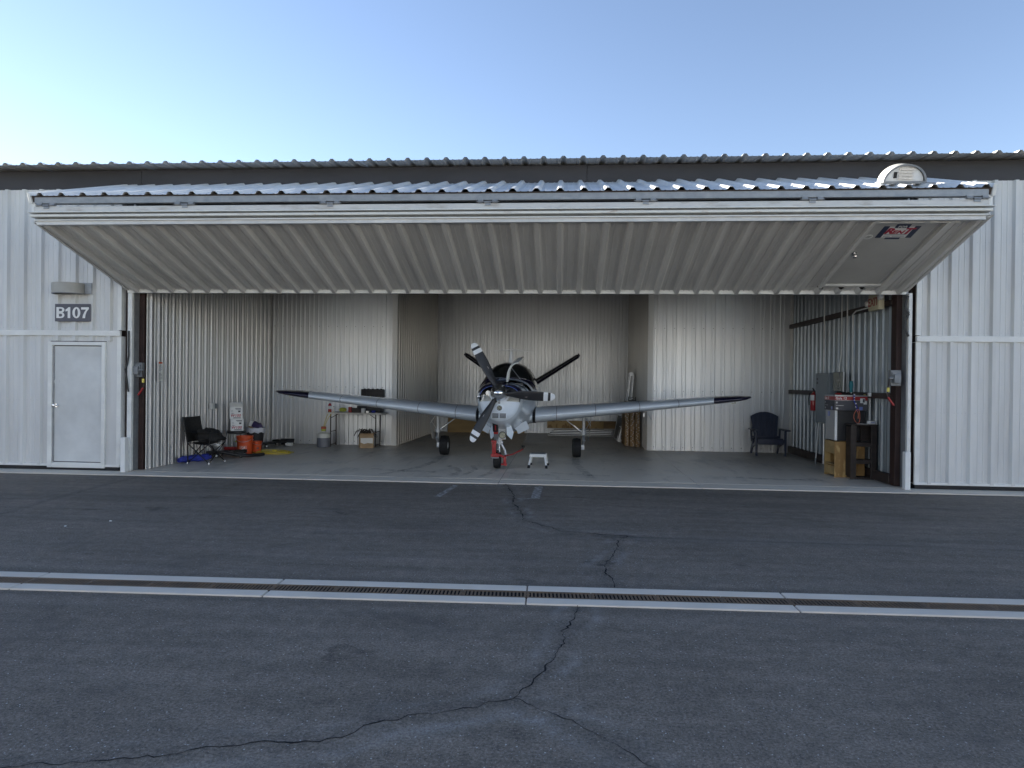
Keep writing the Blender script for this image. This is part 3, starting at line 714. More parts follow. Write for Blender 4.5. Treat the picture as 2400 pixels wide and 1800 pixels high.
# ================================================================== aircraft
FZ = .018
mk('silver', (.66, .72, .78), .24, .12, coat=.5, var=.04, vscale=(2, 2, 2))
mk('silver_light', (.76, .83, .90), .25, .05, coat=.4)
mk('navy', (.012, .010, .035), .18, .1, coat=.6)
mk('stripe_blue', (.14, .20, .50), .3, 0, coat=.3)
mk('prop_black', (.030, .030, .033), .42, 0, var=.12, vscale=(6, 6, 6), spec=.5)
mk('white_paint', (.80, .82, .84), .35, 0, coat=.2)
mk('tyre', (.020, .020, .021), .72, 0, var=.25, vscale=(9, 9, 9))
mk('glass_tint', (.012, .014, .013), .06, 0, spec=.6, coat=.6)
mk('gear_paint', (.60, .63, .66), .35, .3, var=.08, vscale=(10, 10, 10))
mk('engine', (.10, .10, .10), .5, .5, var=.4, vscale=(14, 14, 14))
mk('primer', (.62, .63, .60), .55, 0, var=.10, vscale=(14, 14, 14))
mk('led', (.85, .83, .62), .15, 0, col2=(.35, .36, .30), vscale=(60, 60, 60), lo=.45, hi=.55)
mk('emblem', (.72, .62, .60), .5)
PX, PY = -1.135, 13.05
ap = thing('airplane', 'silver and navy single-engine airplane with V-tail and three-blade propeller, nose out', 'airplane', (PX, PY, FZ))
# station: y, half width, z of widest, z top, z bottom, exponent top, exponent bottom
ST = [(-.60, .385, 1.40, 1.640, .955, 2.5, 2.1), (-.52, .420, 1.40, 1.668, .895, 2.5, 2.1), (-.30, .450, 1.40, 1.685, .825, 2.5, 2.1), (.0, .490, 1.38, 1.70, .75, 2.5, 2.2),
      (.40, .545, 1.36, 1.715, .685, 2.5, 2.3), (.82, .590, 1.34, 1.745, .645, 2.5, 2.4), (.96, .600, 1.34, 1.775, .635, 2.5, 2.4), (1.15, .610, 1.34, 1.875, .63, 2.4, 2.5),
      (1.40, .618, 1.34, 2.000, .63, 2.35, 2.5), (1.70, .622, 1.34, 2.095, .63, 2.3, 2.5), (2.10, .622, 1.34, 2.135, .63, 2.3, 2.5), (2.8, .605, 1.34, 2.125, .65, 2.3, 2.4),
      (3.6, .545, 1.36, 2.02, .73, 2.2, 2.3), (4.5, .425, 1.38, 1.86, .88, 2.1, 2.2), (5.5, .29, 1.40, 1.72, 1.05, 2, 2), (6.4, .165, 1.42, 1.62, 1.20, 2, 2), (7.05, .05, 1.44, 1.50, 1.37, 2, 2)]
def lerp_st(y):
    for a, b in zip(ST[:-1], ST[1:]):
        if a[0] <= y <= b[0]:
            t = (y-a[0])/(b[0]-a[0]); return tuple(u+(v-u)*t for u, v in zip(a, b))
    return ST[0] if y < ST[0][0] else ST[-1]
def fus(y, a, off=0):
    _, hw, zc, zt, zb, nt_, nb_ = lerp_st(y); n = nt_ if math.sin(a) >= 0 else nb_
    c, s = math.cos(a), math.sin(a)
    x = (hw+off)*math.copysign(abs(c)**(2/n), c); h = (zt-zc+off) if s >= 0 else (zc-zb+off)
    return Vector((x, y, zc+h*math.copysign(abs(s)**(2/n), s)))
NA = 72; AN = [2*math.pi*i/NA for i in range(NA)]
YS = [s[0] for s in ST]; ys = []
for a, b in zip(YS[:-1], YS[1:]):
    k = 2 if b-a < .5 else 3; ys += [a+(b-a)*i/k for i in range(k)]
ys.append(YS[-1])
DY0, DY1, DA0, DA1 = -.50, .66, R(2), R(84)      # the opened port cowl door
def in_door(y, a): return DY0 < y < DY1 and DA0 < a < DA1
mb = MB(); grid = [[mb.V(fus(y, a)) for a in AN] for y in ys]
for i in range(len(ys)-1):
    for j in range(NA):
        ym = (ys[i]+ys[i+1])/2; am = (j+.5)*2*math.pi/NA
        if in_door(ym, am): continue
        z = fus(ym, am).z; sn = math.sin(am)
        if ym < .55: mb.mi = 1 if (z > 1.475 and not (math.cos(am) > .3 and ym > .3)) else 0
        elif ym < .86: mb.mi = 2 if z > 1.50 and math.cos(am) > -.2 else (1 if z > 1.5 else 0)
        elif ym < 4: mb.mi = 1 if z > 1.55 else 0
        else: mb.mi = 1 if z > 1.58 else 0
        k = (j+1) % NA; mb.F([grid[i][j], grid[i][k], grid[i+1][k], grid[i+1][j]])
mb.F(grid[-1])
body = mb.build('fuselage', [M_['silver'], M_['navy'], M_['silver_light']], ap)
# domed lower nose bowl; above it the inlets stay open beside the spinner
mb = MB(); SC = [(1, -.60), (.93, -.645), (.78, -.672), (.5, -.688), (.2, -.694)]
low = [a for a in AN if fus(-.60, a).z < 1.345]; low = sorted(low)
rings = []
for s_, y_ in SC:
    rings.append([Vector(((fus(-.60, a).x)*s_, y_, 1.345+(fus(-.60, a).z-1.345)*s_)) for a in low])
mb.loft(rings, False); mb.F([mb.V(p) for p in rings[-1]])
l0, l1 = rings[0][0], rings[0][-1]
mb.mi = 0
nb_ = mb.build('nose_bowl', [M_['silver_light'], M_['navy']], ap)
# top lip of the inlets with blue edge line
mb = MB(); up = [R(10)+(R(160))*i/30 for i in range(31)]
mb.loft([[fus(-.60, a) for a in up], [Vector((p.x*.955, -.615, 1.345+(p.z-1.345)*.93)) for p in [fus(-.60, a) for a in up]], [Vector((p.x*.93, -.56, 1.345+(p.z-1.345)*.88)) for p in [fus(-.60, a) for a in up]]], False)
mb.build('cowl_lip', M_['navy'], ap)
mb = MB(); mb.tube([Vector((p.x*.955, -.617, 1.345+(p.z-1.345)*.93)) for p in [fus(-.60, a) for a in up]], .006, 6); mb.build('lip_stripe', M_['stripe_blue'], ap)
for sx in (-1, 1):    # white and black flash at each side of the lip
    mb = MB(); mb.cbox((sx*.392, -.585, 1.415), (.055, .09, .022)); mb.build('flash', M_['white_paint'], ap)
    mb = MB(); mb.cbox((sx*.392, -.585, 1.385), (.056, .09, .018)); mb.build('flash', M_['black'], ap)
# inlet interior: baffle shelf, alternator, cylinders
mb = MB(); mb.box(-.36, .36, -.50, -.48, 1.28, 1.44); mb.box(-.36, .36, -.60, -.48, 1.30, 1.345); ib = mb.build('baffle', M_['primer'], ap)
mb = MB(); mb.box(-.34, .34, -.40, .60, 1.2, 1.40); mb.box(-.36, .36, .60, .64, 1.15, 1.66)
for k in range(3):
    for sx in (-1, 1): mb.cyl((sx*.12, -.25+.3*k, 1.46), (sx*.36, -.25+.3*k, 1.46), .10, n=14); mb.cyl((sx*.16, -.25+.3*k, 1.46), (sx*.34, -.25+.3*k, 1.46), .115, n=14)
mb.box(-.12, .12, -.45, .55, 1.36, 1.58, .02); mb.build('engine_block', M_['engine'], ap)
mb = MB(); mb.cyl((-.225, -.55, 1.475), (-.225, -.50, 1.475), .046, n=18); mb.cyl((-.225, -.585, 1.475), (-.225, -.555, 1.475), .034, n=18); mb.cyl((-.225, -.60, 1.475), (-.225, -.58, 1.475), .015, n=10)
mb.bar((-.30, -.56, 1.45), (-.33, -.56, 1.33), .018, .014); mb.build('alternator', M_['alu'], ap)
mb = MB(); mb.tube([(.18, -.55, 1.52), (.27, -.50, 1.50), (.33, -.42, 1.42), (.36, -.2, 1.40)], .016, 8); mb.tube([(.34, -.46, 1.36), (.42, -.3, 1.38), (.44, .0, 1.42)], .012, 8); mb.build('hose', M_['black'], ap)
mb = MB(); mb.box(.40, .455, -.30, .05, 1.335, 1.385, .006); mb.box(.39, .44, -.20, -.12, 1.385, 1.44, .006); mb.build('engine_mount', M_['primer'], ap)
mb = MB(); mb.loft([[fus(y, R(a), -.05) for a in range(22, 84, 4)] for y in (-.12, .05, .25, .45, .64)], False); mb.build('engine_cover', M_['silver_light'], ap)
mb = MB()
for a in (40, 47): mb.tube([fus(y, R(a), -.045) for y in (-.1, .1, .3, .5, .62)], .007, 6)
mb.tube([fus(.30, R(a), -.045) for a in range(24, 82, 6)], .006, 6); mb.build('cover_seam', M_['black'], ap)
# raised cowl door: the same skin patch swung up about the centre hinge
hx, hz = fus(0, R(84)).x, fus(0, R(84)).z
def door_pt(y, a, off=0):
    p = fus(y, a, off); c, s = math.cos(R(94)), math.sin(R(94)); dx, dz = p.x-hx, p.z-hz
    return Vector((hx+dx*c-dz*s, p.y, hz+dx*s+dz*c))
mb = MB(); na = 18; aa = [DA0+(DA1-DA0)*i/na for i in range(na+1)]; yy = [DY0+.02+(DY1-DY0-.04)*i/8 for i in range(9)]
for off, mi in ((0, 0), (-.022, 1)):
    g_ = [[mb.V(door_pt(y, a, off)) for a in aa] for y in yy]
    for i in range(8):
        for j in range(na):
            mb.mi = (2 if aa[j] < R(28) else 3 if R(32) < aa[j] < R(37) else (1 if off and aa[j] > R(48) else 0))
            mb.F([g_[i][j], g_[i][j+1], g_[i+1][j+1], g_[i+1][j]])
    if off == 0: g0 = g_
mb.mi = 1
for i in range(8):
    for j in (0, na): mb.F([g0[i][j], g0[i+1][j], g_[i+1][j], g_[i][j]])
for j in range(na):
    for i in (0, 8): mb.F([g0[i][j], g0[i][j+1], g_[i][j+1], g_[i][j]])
cdoor = mb.build('cowl_door', [M_['navy'], M_['primer'], M_['silver'], M_['white_paint']], ap, ang=60); tag(cdoor, 'raised cowl door swung up above the engine')
mb = MB(); mb.tube([door_pt(.3, R(50), -.03), fus(.62, R(55))], .006, 6); mb.build('prop_rod', M_['alu'], cdoor)
mb = MB()
for y in (-.3, .1, .45): mb.tube([door_pt(y, a, -.026) for a in aa[1:-1]], .012, 6)
mb.build('stiffener', M_['primer'], cdoor)
# windshield and cabin windows: tinted panes a hair proud of the skin
def patch(y0f, y1f, a0, a1, off, n=24, m=10):
    mb = MB(); rows = []
    for i in range(m+1):
        row = []
        for j in range(n+1):
            a = a0+(a1-a0)*j/n; y0 = y0f(a); y1 = y1f(a); row.append(fus(y0+(y1-y0)*i/m, a, off))
        rows.append(row)
    return mb.loft(rows, False)
c_ = lambda a: math.cos(a)
wy0 = lambda a: .955+.34*abs(c_(a))**2.2; wy1 = lambda a: 1.80+.10*abs(c_(a))
for a0, a1 in ((R(16), R(89.3)), (R(90.7), R(164))):
    patch(wy0, wy1, a0, a1, .005).build('windshield', M_['glass_tint'], ap)
for sx in (0, 1):
    for y0, y1 in ((1.98, 2.62), (2.68, 3.35)):
        a0, a1 = (R(14), R(52)) if not sx else (R(128), R(166))
        patch(lambda a: y0, lambda a: y1, a0, a1, .005, 10, 6).build('cabin_window', M_['glass_tint'], ap)
mb = MB(); mb.tube([fus(wy0(R(a))-.012, R(a), .004) for a in range(14, 167, 4)], .012, 6); mb.build('windshield_frame', M_['navy'], ap)
# spinner and propeller
HZ = 1.487
SP = frame((.0, -.70, HZ), (1, 0, 0), (0, 0, 1))
mb = MB(); mb.lathe([(.165, -.03), (.168, 0), (.166, .06), (.150, .14), (.118, .215), (.07, .275), (.03, .300), (.001, .306)], 40, SP)
sp = mb.build('spinner', M_['chrome'], ap, ang=60)
def blade(ang):
    """blade along +x in the spinner frame, turned by ang"""
    ca, sa = math.cos(ang), math.sin(ang)
    st = [(.12, .045, .055, 52), (.20, .058, .040, 45), (.32, .076, .026, 36), (.46, .092, .020, 29), (.62, .096, .016, 24), (.78, .091, .013, 20), (.90, .083, .010, 18), (.97, .070, .008, 17), (1.01, .050, .006, 16), (1.03, .030, .004, 16)]
    def ring(r, hw, th, tw):
        pts = []
        for k in range(16):
            t = 2*math.pi*k/16; u = hw*math.cos(t); v = th*math.sin(t)*(1 if math.cos(t) > 0 else .8)
            tw_ = R(tw); y = u*math.cos(tw_)-v*math.sin(tw_)-.15*hw; z = u*math.sin(tw_)+v*math.cos(tw_)
            x, yy_ = r*ca-y*sa, r*sa+y*ca
            pts.append(SP @ Vector((x, yy_, .08+z)))
        return pts
    full = []
    for a, b in zip(st[:-1], st[1:]):
        for q in range(3): full.append(tuple(u+(v-u)*q/3 for u, v in zip(a, b)))
    full.append(st[-1])
    mb = MB(); prev = None; rs = [[mb.V(p) for p in ring(*f)] for f in full]
    for i in range(len(rs)-1):
        rm = (full[i][0]+full[i+1][0])/2
        mb.mi = 1 if (.825 < rm < .885 or rm > .945) else 0
        for k in range(16): mb.F([rs[i][k], rs[i][(k+1) % 16], rs[i+1][(k+1) % 16], rs[i+1][k]])
    mb.mi = 1; mb.F(rs[-1])
    o = mb.build('propeller_blade', [M_['prop_black'], M_['white_paint']], ap, ang=60)
    tw_ = R(28); c = Vector((.50*ca+.0*sa, .50*sa, .08))
    rad = Vector((ca, sa, 0)); tan = Vector((-sa*math.cos(tw_), ca*math.cos(tw_), math.sin(tw_))); nrm = rad.cross(tan)
    if nrm.z < 0: nrm = -nrm
    c = c+nrm*.0225-tan*.012; mb = MB()
    e = [SP @ (c+rad*.050*math.cos(t)+tan*.030*math.sin(t)) for t in [2*math.pi*k/20 for k in range(20)]]; mb.poly(e)
    mb.mi = 1; mb.poly([SP @ (c+nrm*.0015+rad*.040*math.cos(t)+tan*.009*math.sin(t)) for t in [2*math.pi*k/16 for k in range(16)]])
    mb.build('blade_emblem', [M_['emblem'], M_['sign_red']], o)
    mb = MB(); mb.cyl(SP @ Vector((.10*ca, .10*sa, .08)), SP @ Vector((.175*ca, .175*sa, .08)), .052, .050, n=16); mb.build('blade_root', M_['black'], o)
for a in (-3, 119, 241.5): blade(R(a))
# nose details
def nose_y(x, z):
    s_ = max(abs(x)/.385, abs(1.345-z)/.40); return -.694+.09*s_**3
mb = MB(); mb.lathe([(.088, -.004), (.086, .006), (.050, .012), (.046, .004), (.001, .004)], 28, frame((.005, -.690, 1.205), (1, 0, 0), (0, 0, 1))); mb.build('light_boss', M_['silver_light'], ap)
mb = MB(); mb.cyl((.005, -.694, 1.205), (.005, -.700, 1.205), .046, n=24); nl = mb.build('nose_light', M_['black'], ap)
mb = MB()
for k in range(7):
    a = 2*math.pi*k/6; r = 0 if k == 6 else .028
    mb.cyl((.005+r*math.cos(a), -.699, 1.205+r*math.sin(a)), (.005+r*math.cos(a), -.703, 1.205+r*math.sin(a)), .0085, n=10)
mb.build('led', M_['led'], nl)
mb = MB(); mb.box(-.135, .135, -.692, -.665, 1.015, 1.110, .003); gr = mb.build('nose_grille', M_['black'], ap)
mb = MB()
for z in (1.017, 1.040, 1.063, 1.086, 1.108): mb.box(-.135, .135, -.700, -.690, z-.0022, z+.0022)
for x in (-.135, 0, .135): mb.box(x-.006, x+.006, -.702, -.690, 1.012, 1.112)
mb.build('grille_bar', M_['silver_light'], gr)
mb = MB(); mb.lathe([(.165, 0), (.195, 0), (.20, -.03)], 24, SP @ Matrix.Translation((0, 0, -.035)), R(180), R(360)); mb.build('spinner_collar', M_['silver_light'], ap)
mb = MB(); mb.ell((.0, -.705, 1.300), (.024, .008, .010), 12, 6); mb.build('inlet_slot', M_['black'], ap)
mb = MB()
for k in range(5):     # louvres on the port cheek
    p = fus(-.05+.035*k, R(-40), .003); mb.bar(p+Vector((.0, 0, .045)), p+Vector((-.02, 0, -.03)), .012, .010)
mb.build('louvre', M_['white_paint'], ap)
# wing
def foil(t, n=18):
    xs = [.5*(1-math.cos(math.pi*i/n)) for i in range(n+1)]
    yt = lambda x: 5*t*(.2969*math.sqrt(x)-.126*x-.3516*x*x+.2843*x**3-.1036*x**4)
    cb = lambda x: .02*(1-(2*x-.8)**2) if x < .9 else .02*(1-1)+.004
    top = [(x, cb(x)+yt(x)) for x in reversed(xs)]; bot = [(x, cb(x)-yt(x)) for x in xs[1:-1]]
    return top+bot
def wing_ring(sx, s, sk=0, t=None):
    f = (s-.5)/4.6; chord = 2.12-1.02*f; yle = .72+.30*f; z = .955+.455*f; th = (.165-.045*f) if t is None else t
    pts = []
    for x, zz in foil(th):
        ss = s+sk*min(1, x*1.3); f2 = (ss-s)/4.6
        pts.append(Vector((sx*ss, yle+x*chord, z+zz*chord+.455*f2-.02*x*chord)))
    return pts
for sx in (-1, 1):
    mb = MB(); mb.loft([wing_ring(sx, s) for s in (.35, .56, 1.2, 2, 3, 3.8)]+[wing_ring(sx, 4.26, .26)], True, True, False)
    wgo = mb.build('wing', M_['silver'], ap, ang=50)
    mb = MB(); tip = [wing_ring(sx, 4.26, .26), wing_ring(sx, 4.5, .18), wing_ring(sx, 4.82, .06, .105)]
    base = wing_ring(sx, 4.95, 0, .08); tip.append([Vector((p.x, 1.02+(p.y-1.02)*.86+.03, p.z)) for p in base])
    b2 = wing_ring(sx, 5.06, 0, .04); tip.append([Vector((p.x, 1.05+(p.y-1.05)*.62+.12, p.z+.01)) for p in b2])
    mb.loft(tip, True, False, True); wt = mb.build('wing_tip', M_['navy'], wgo, ang=60)
    mb = MB(); mb.cyl((sx*4.72, 1.10, 1.33), (sx*4.72, 1.10, 1.295), .012, n=8); mb.ell((sx*4.66, 1.07, 1.30), (.03, .02, .012), 8, 4); mb.build('position_light', M_['led'], wt)
    mb = MB(); rr = wing_ring(sx, .585); rr = rr[6:-6]
    r0 = [p+Vector((-sx*.03, -.004, 0)) for p in rr]; r1 = [p+Vector((sx*.03, -.004, 0)) for p in rr]
    cen = Vector((sx*.585, 1.4, .98))
    ex = lambda L_: [cen+(p-cen)*1.012+Vector((p.x-cen.x-(p.x-cen.x)*1.012, 0, 0)) for p in L_]
    mb.loft([ex(r0), ex(r1)], False); mb.build('root_seal', M_['black'], wgo)
    mb = MB(); a = wing_ring(sx, .98)[18]; mb.ell((a.x, a.y-.002, a.z+.01), (.055, .012, .014), 14, 6); mb.build('inlet_slot', M_['silver_light'], wgo)
    mb = MB(); mb.loft([[Vector((sx*s, y, .955+.455*(s-.5)/4.6-.10-.015)) for y in (1.6, 2.5)] for s in (.75, 2.5)], False); mb.build('flap_line', M_['silver'], wgo)
for wg_, sx in zip([o for o in bpy.data.objects if o.parent == ap and o.name.startswith('wing') and not o.name.startswith('wing_')], (-1, 1)):
    for s in (1.05, 1.85, 2.75, 3.55):     # skin joints with their rivet strips
        r_ = wing_ring(sx, s)[4:-4]; c0 = Vector((sx*s, 1.6, sum(p.z for p in r_)/len(r_)))
        up_ = lambda p: p+(p-c0).normalized()*.0016
        mb = MB(); mb.loft([[up_(p)+Vector((-.005, 0, 0)) for p in r_], [up_(p)+Vector((.005, 0, 0)) for p in r_]], False); mb.build('skin_joint', M_['engine'], wg_)
mb = MB(); mb.bar((2.94, .98, 1.07), (2.97, .93, .99), .016, .012); mb.cyl((2.97, .95, .985), (2.98, .82, .955), .008, n=8); mb.build('pitot_tube', M_['alu'], ap)
mb = MB(); mb.box(2.84, 2.86, .98, 1.02, 1.00, 1.07); mb.build('stall_vane', M_['alu'], ap)
# V tail
for sx in (-1, 1):
    def tr_(s):
        f = s; ch = 1.12-.36*f; yle = 5.62+.52*f; x = .16+1.46*f; z = 1.48+.95*f; pts = []
        d = Vector((1.46, .95)).normalized(); nx_, nz_ = -d.y, d.x
        for u, v in foil(.17, 10): pts.append(Vector((sx*(x+nx_*(v+.03*u)*ch), yle+u*ch, z+nz_*(v+.03*u)*ch)))
        return pts
    mb = MB(); mb.loft([tr_(s) for s in (0, .3, .65, 1)], True, True, True); tl = mb.build('tail_fin', M_['navy'], ap, ang=50)
    mb = MB(); mb.loft([[p+(Vector((0, .0, 0))) for p in tr_(s)[9:12]] for s in (.05, .5, .98)], False); mb.bm.verts.ensure_lookup_table()
    for v in mb.bm.verts: v.co.y -= .004; v.co.z += .01
    mb.build('fin_stripe', M_['engine'], tl)
    e = tr_(1.0); mb = MB(); mb.box(-.02, .02, 0, .9, -.03, .06, .012, Matrix.Translation((sx*1.64, 6.10, 2.46)) @ Matrix.Rotation(-sx*R(33), 4, 'Y')); mb.build('balance_horn', M_['navy'], tl)
# antenna on the cabin roof
mb = MB(); mb.tube([(-.02, 2.35, 2.12), (-.02, 2.38, 2.42)], [.06, .022], 8); mb.build('antenna_mast', M_['white_paint'], ap)
mb = MB(); mb.tube([(-.42, 2.42, 2.40), (-.2, 2.40, 2.425), (-.02, 2.38, 2.435), (.2, 2.40, 2.42), (.50, 2.44, 2.385)], [.008, .014, .020, .014, .008], 8); mb.build('antenna_rod', M_['white_paint'], ap)
# ---- landing gear
def wheel(parent, c, r, w_, rim_r, side):
    Mw = Matrix.Translation(c) @ Matrix.Rotation(R(90), 4, 'Y')
    prof = [(rim_r, -w_*.36), (rim_r+.02, -w_*.46), (r*.80, -w_*.5), (r*.93, -w_*.44)]
    gw = w_*.052
    for g_ in (-.30, -.15, 0, .15, .30):
        z = g_*w_; prof += [(r*.985-abs(g_)*.03, z-gw*1.6), (r*.985-abs(g_)*.03, z-gw*.5), (r*.955-abs(g_)*.03, z-gw*.35), (r*.955-abs(g_)*.03, z+gw*.35), (r*.985-abs(g_)*.03, z+gw*.5), (r*.985-abs(g_)*.03, z+gw*1.6)]
    prof += [(r*.93, w_*.44), (r*.80, w_*.5), (rim_r+.02, w_*.46), (rim_r, w_*.36)]
    mb = MB(); mb.lathe(prof, 40, Mw); o = mb.build('tyre', M_['tyre'], parent, ang=30)
    mb = MB(); mb.lathe([(.001, side*w_*.20), (rim_r*.35, side*w_*.24), (rim_r*.4, side*w_*.12), (rim_r*.85, side*w_*.16), (rim_r, side*w_*.36)], 24, Mw)
    mb.lathe([(.001, -side*w_*.2), (rim_r, -side*w_*.3)], 24, Mw)
    mb.build('rim', M_['white_paint'], o); return o
for sx in (-1, 1):
    gx = sx*1.50; gy = 2.12; R_ = .225
    g_ = MB(); g_.cyl((sx*1.655, gy-.02, .55), (sx*1.655, gy-.02, .98), .036, n=14); g_.cyl((sx*1.645, gy-.02, .30), (sx*1.655, gy-.02, .56), .028, n=12)
    g_.cyl((sx*1.655, gy-.02, .52), (sx*1.655, gy-.02, .60), .058, n=14); g_.box(sx*1.59, sx*1.67, gy-.07, gy+.04, .18, .30, .012); g_.cyl((sx*1.45, gy, R_), (sx*1.64, gy, R_), .03, n=12)
    st_ = g_.build('main_gear_leg', M_['gear_paint'], ap)
    mb = MB(); mb.bar((sx*1.655, gy-.06, .52), (sx*1.66, gy-.14, .40), .04, .018); mb.bar((sx*1.66, gy-.14, .40), (sx*1.645, gy-.06, .29), .04, .018); mb.cyl((sx*1.63, gy-.14, .40), (sx*1.69, gy-.14, .40), .014, n=8); mb.build('torque_link', M_['alu'], st_)
    mb = MB(); mb.cyl((sx*1.64, gy-.03, .56), (sx*1.40, gy-.05, .74), .014, n=8); mb.cyl((sx*1.43, gy-.05, .72), (sx*1.56, gy-.045, .62), .024, n=10); mb.cyl((sx*1.40, gy-.05, .74), (sx*1.24, gy-.06, .86), .012, n=8); mb.build('side_brace', M_['alu'], st_)
    mb = MB(); mb.loft([[(sx*(1.81+.0*k), gy-.24+.07*k, .93), (sx*1.79, gy-.24+.07*k, .62), (sx*1.75, gy-.16+.045*k, .38)] for k in range(7)], False); mb.build('gear_door', M_['silver'], st_)
    mb = MB(); mb.cyl((sx*1.68, gy-.1, .93), (sx*1.80, gy-.18, .74), .010, n=8); mb.cyl((sx*1.78, gy-.2, .80), (sx*1.68, gy-.1, .62), .007, n=8); mb.build('door_link', M_['alu'], st_)
    wheel(ap, (gx, gy, R_), R_, .195, .095, -sx)
# nose gear
ng = MB(); ng.cyl((-.06, .02, .50), (-.06, .05, .88), .034, n=14); ng.cyl((-.055, .0, .28), (-.06, .02, .52), .024, n=12); ng.cyl((-.06, .02, .47), (-.06, .02, .56), .05, n=12); ng.bar((-.145, .0, .86), (-.11, .0, .52), .022, .03); ng.bar((.03, .0, .86), (-.02, .0, .52), .022, .03)
ng.box(-.10, .02, -.03, .05, .49, .53, .008)
ngo = ng.build('nose_gear_leg', M_['gear_paint'], ap)
mb = MB(); mb.tube([(-.02, .0, .50), (.015, .0, .43), (.055, .0, .36), (.075, .0, .26), (.07, .0, .18)], .022, 10); mb.box(.03, .07, -.03, .03, .14, .19, .008); mb.build('fork', M_['gear_paint'], ngo)
mb = MB(); mb.bar((-.07, -.03, .47), (-.075, -.12, .38), .035, .014); mb.bar((-.075, -.12, .38), (-.06, -.04, .30), .035, .014); mb.build('torque_link', M_['alu'], ngo)
wheel(ap, (-.09, 0, .165), .165, .140, .07, 1)
mb = MB(); mb.box(-.075, .075, -.10, -.075, .575, .80, .006, Matrix.Translation((.005, 0, 0))); mb.build('light_bracket', M_['white_paint'], ngo)
mb = MB(); mb.lathe([(.066, 0), (.070, .02), (.062, .026), (.060, .018)], 26, frame((.015, -.10, .66), (1, 0, 0), (0, 0, 1))); mb.build('light_ring', M_['black'], ngo)
mb = MB(); mb.cyl((.015, -.10, .66), (.015, -.116, .66), .060, n=24); mb.build('landing_light', M_['led'], ngo)
# nose gear doors and cowl flaps: short curved plates
def plate(name, pts_a, pts_b, mt, thick=.008):
    mb = MB(); n = Vector((0, thick, 0)); mb.loft([[Vector(p) for p in pts_a], [Vector(p) for p in pts_b], [Vector(p)+n for p in pts_b], [Vector(p)+n for p in pts_a], [Vector(p) for p in pts_a]], False)
    return mb.build(name, mt, ap)
for sx in (-1, 1):
    plate('nose_gear_door', [(sx*.105, -.25, .86), (sx*.105, -.25, .76), (sx*.11, -.25, .675)], [(sx*.19, -.20, .84), (sx*.235, -.16, .72), (sx*.20, -.16, .58)], M_['silver_light'])
    plate('cowl_flap', [(sx*.20, .15, .80), (sx*.27, .20, .73), (sx*.30, .25, .655)], [(sx*.46, .15, .93), (sx*.50, .20, .83), (sx*.52, .25, .77)], M_['silver_light'])
# ================================================================== powered tug on the nose wheel
tg = thing('tow_tug', 'red nose-wheel tug driven by an upright cordless drill', 'tug', (PX-.10, PY-.16, FZ))
mb = MB(); mb.box(-.075, .0, -.05, .03, .28, .56, .012); mb.box(-.09, .01, -.06, .04, .50, .565, .01); mb.box(-.10, .06, -.06, .04, .24, .30, .01); mb.build('gearbox', M_['red'], tg)
mb = MB(); mb.box(-.10, .06, -.055, .0, .215, .245, .006); mb.build('roller', M_['grey'], tg)
mb = MB(); mb.tube([(.0, -.03, .30), (.06, -.035, .285), (.13, -.03, .255), (.17, -.02, .235)], .022, 10); mb.box(.145, .20, -.05, .03, .12, .25, .012); mb.box(.16, .215, -.05, .03, .075, .13, .012); mb.cyl((.10, 0, .10), (.16, 0, .10), .02, n=10); mb.build('clamp_arm', M_['red'], tg)
mb = MB()
for z in (.26, .34, .52): mb.cyl((-.078, -.052, z), (-.078, -.062, z), .010, n=8)
mb.build('bolt', M_['chrome'], tg)
dr_ = MB(); dr_.box(-.045, .055, -.09, .03, .79, .98, .016); dr_.mi = 1; dr_.box(-.035, .05, -.075, .03, .735, .795, .012); dr_.mi = 2; dr_.box(-.035, .05, -.07, .03, .62, .735, .014); dr_.cyl((.008, -.02, .56), (.008, -.02, .62), .022, n=12); dr_.mi = 1; dr_.box(.0, .022, -.093, -.088, .83, .93, .003)
bmesh.ops.rotate(dr_.bm, verts=dr_.bm.verts, cent=(0, -.02, .56), matrix=Matrix.Rotation(R(40), 3, 'X'))
for v in dr_.bm.verts: v.co.z = .56+(v.co.z-.56)*1.30
dr_.build('drill', [M_['black'], M_['red'], M_['grey']], tg)
mb = MB(); mb.tube([(.17, .02, .26), (.30, .25, .27), (.48, .60, .335)], .014, 8); mb.build('handle', M_['red'], tg)
mb = MB(); mb.cyl((.485, .61, .34), (.49, .61, .375), .012, n=8); mb.cyl((.49, .61, .37), (.49, .61, .41), .032, .036, n=12); mb.build('grip_knob', M_['black'], tg)
# ================================================================== step stool
ss = thing('step_stool', 'small white step stool with black feet on the floor beside the nose wheel', 'step stool', (-.435, 13.43, FZ), -2)
mb = MB(); mb.box(-.165, .165, -.14, .14, .235, .265, .008); mb.box(-.165, .165, -.145, -.125, .205, .25, .004); mb.box(-.165, .165, .125, .145, .205, .25, .004); mb.build('tread', M_['white'], ss)
mb = MB(); mb.box(-.145, .145, -.12, .12, .2655, .269); mb.build('grip_pad', M_['grey'], ss)
for sx in (-1, 1):
    for sy in (-1, 1):
        mb = MB(); mb.bar((sx*.135, sy*.125, .235), (sx*.175, sy*.26, .02), .036, .030, .005); lg = mb.build('leg', M_['white'], ss)
        mb = MB(); mb.bar((sx*.169, sy*.24, .055), (sx*.178, sy*.268, .0), .046, .042, .005); mb.build('foot', M_['black'], lg)
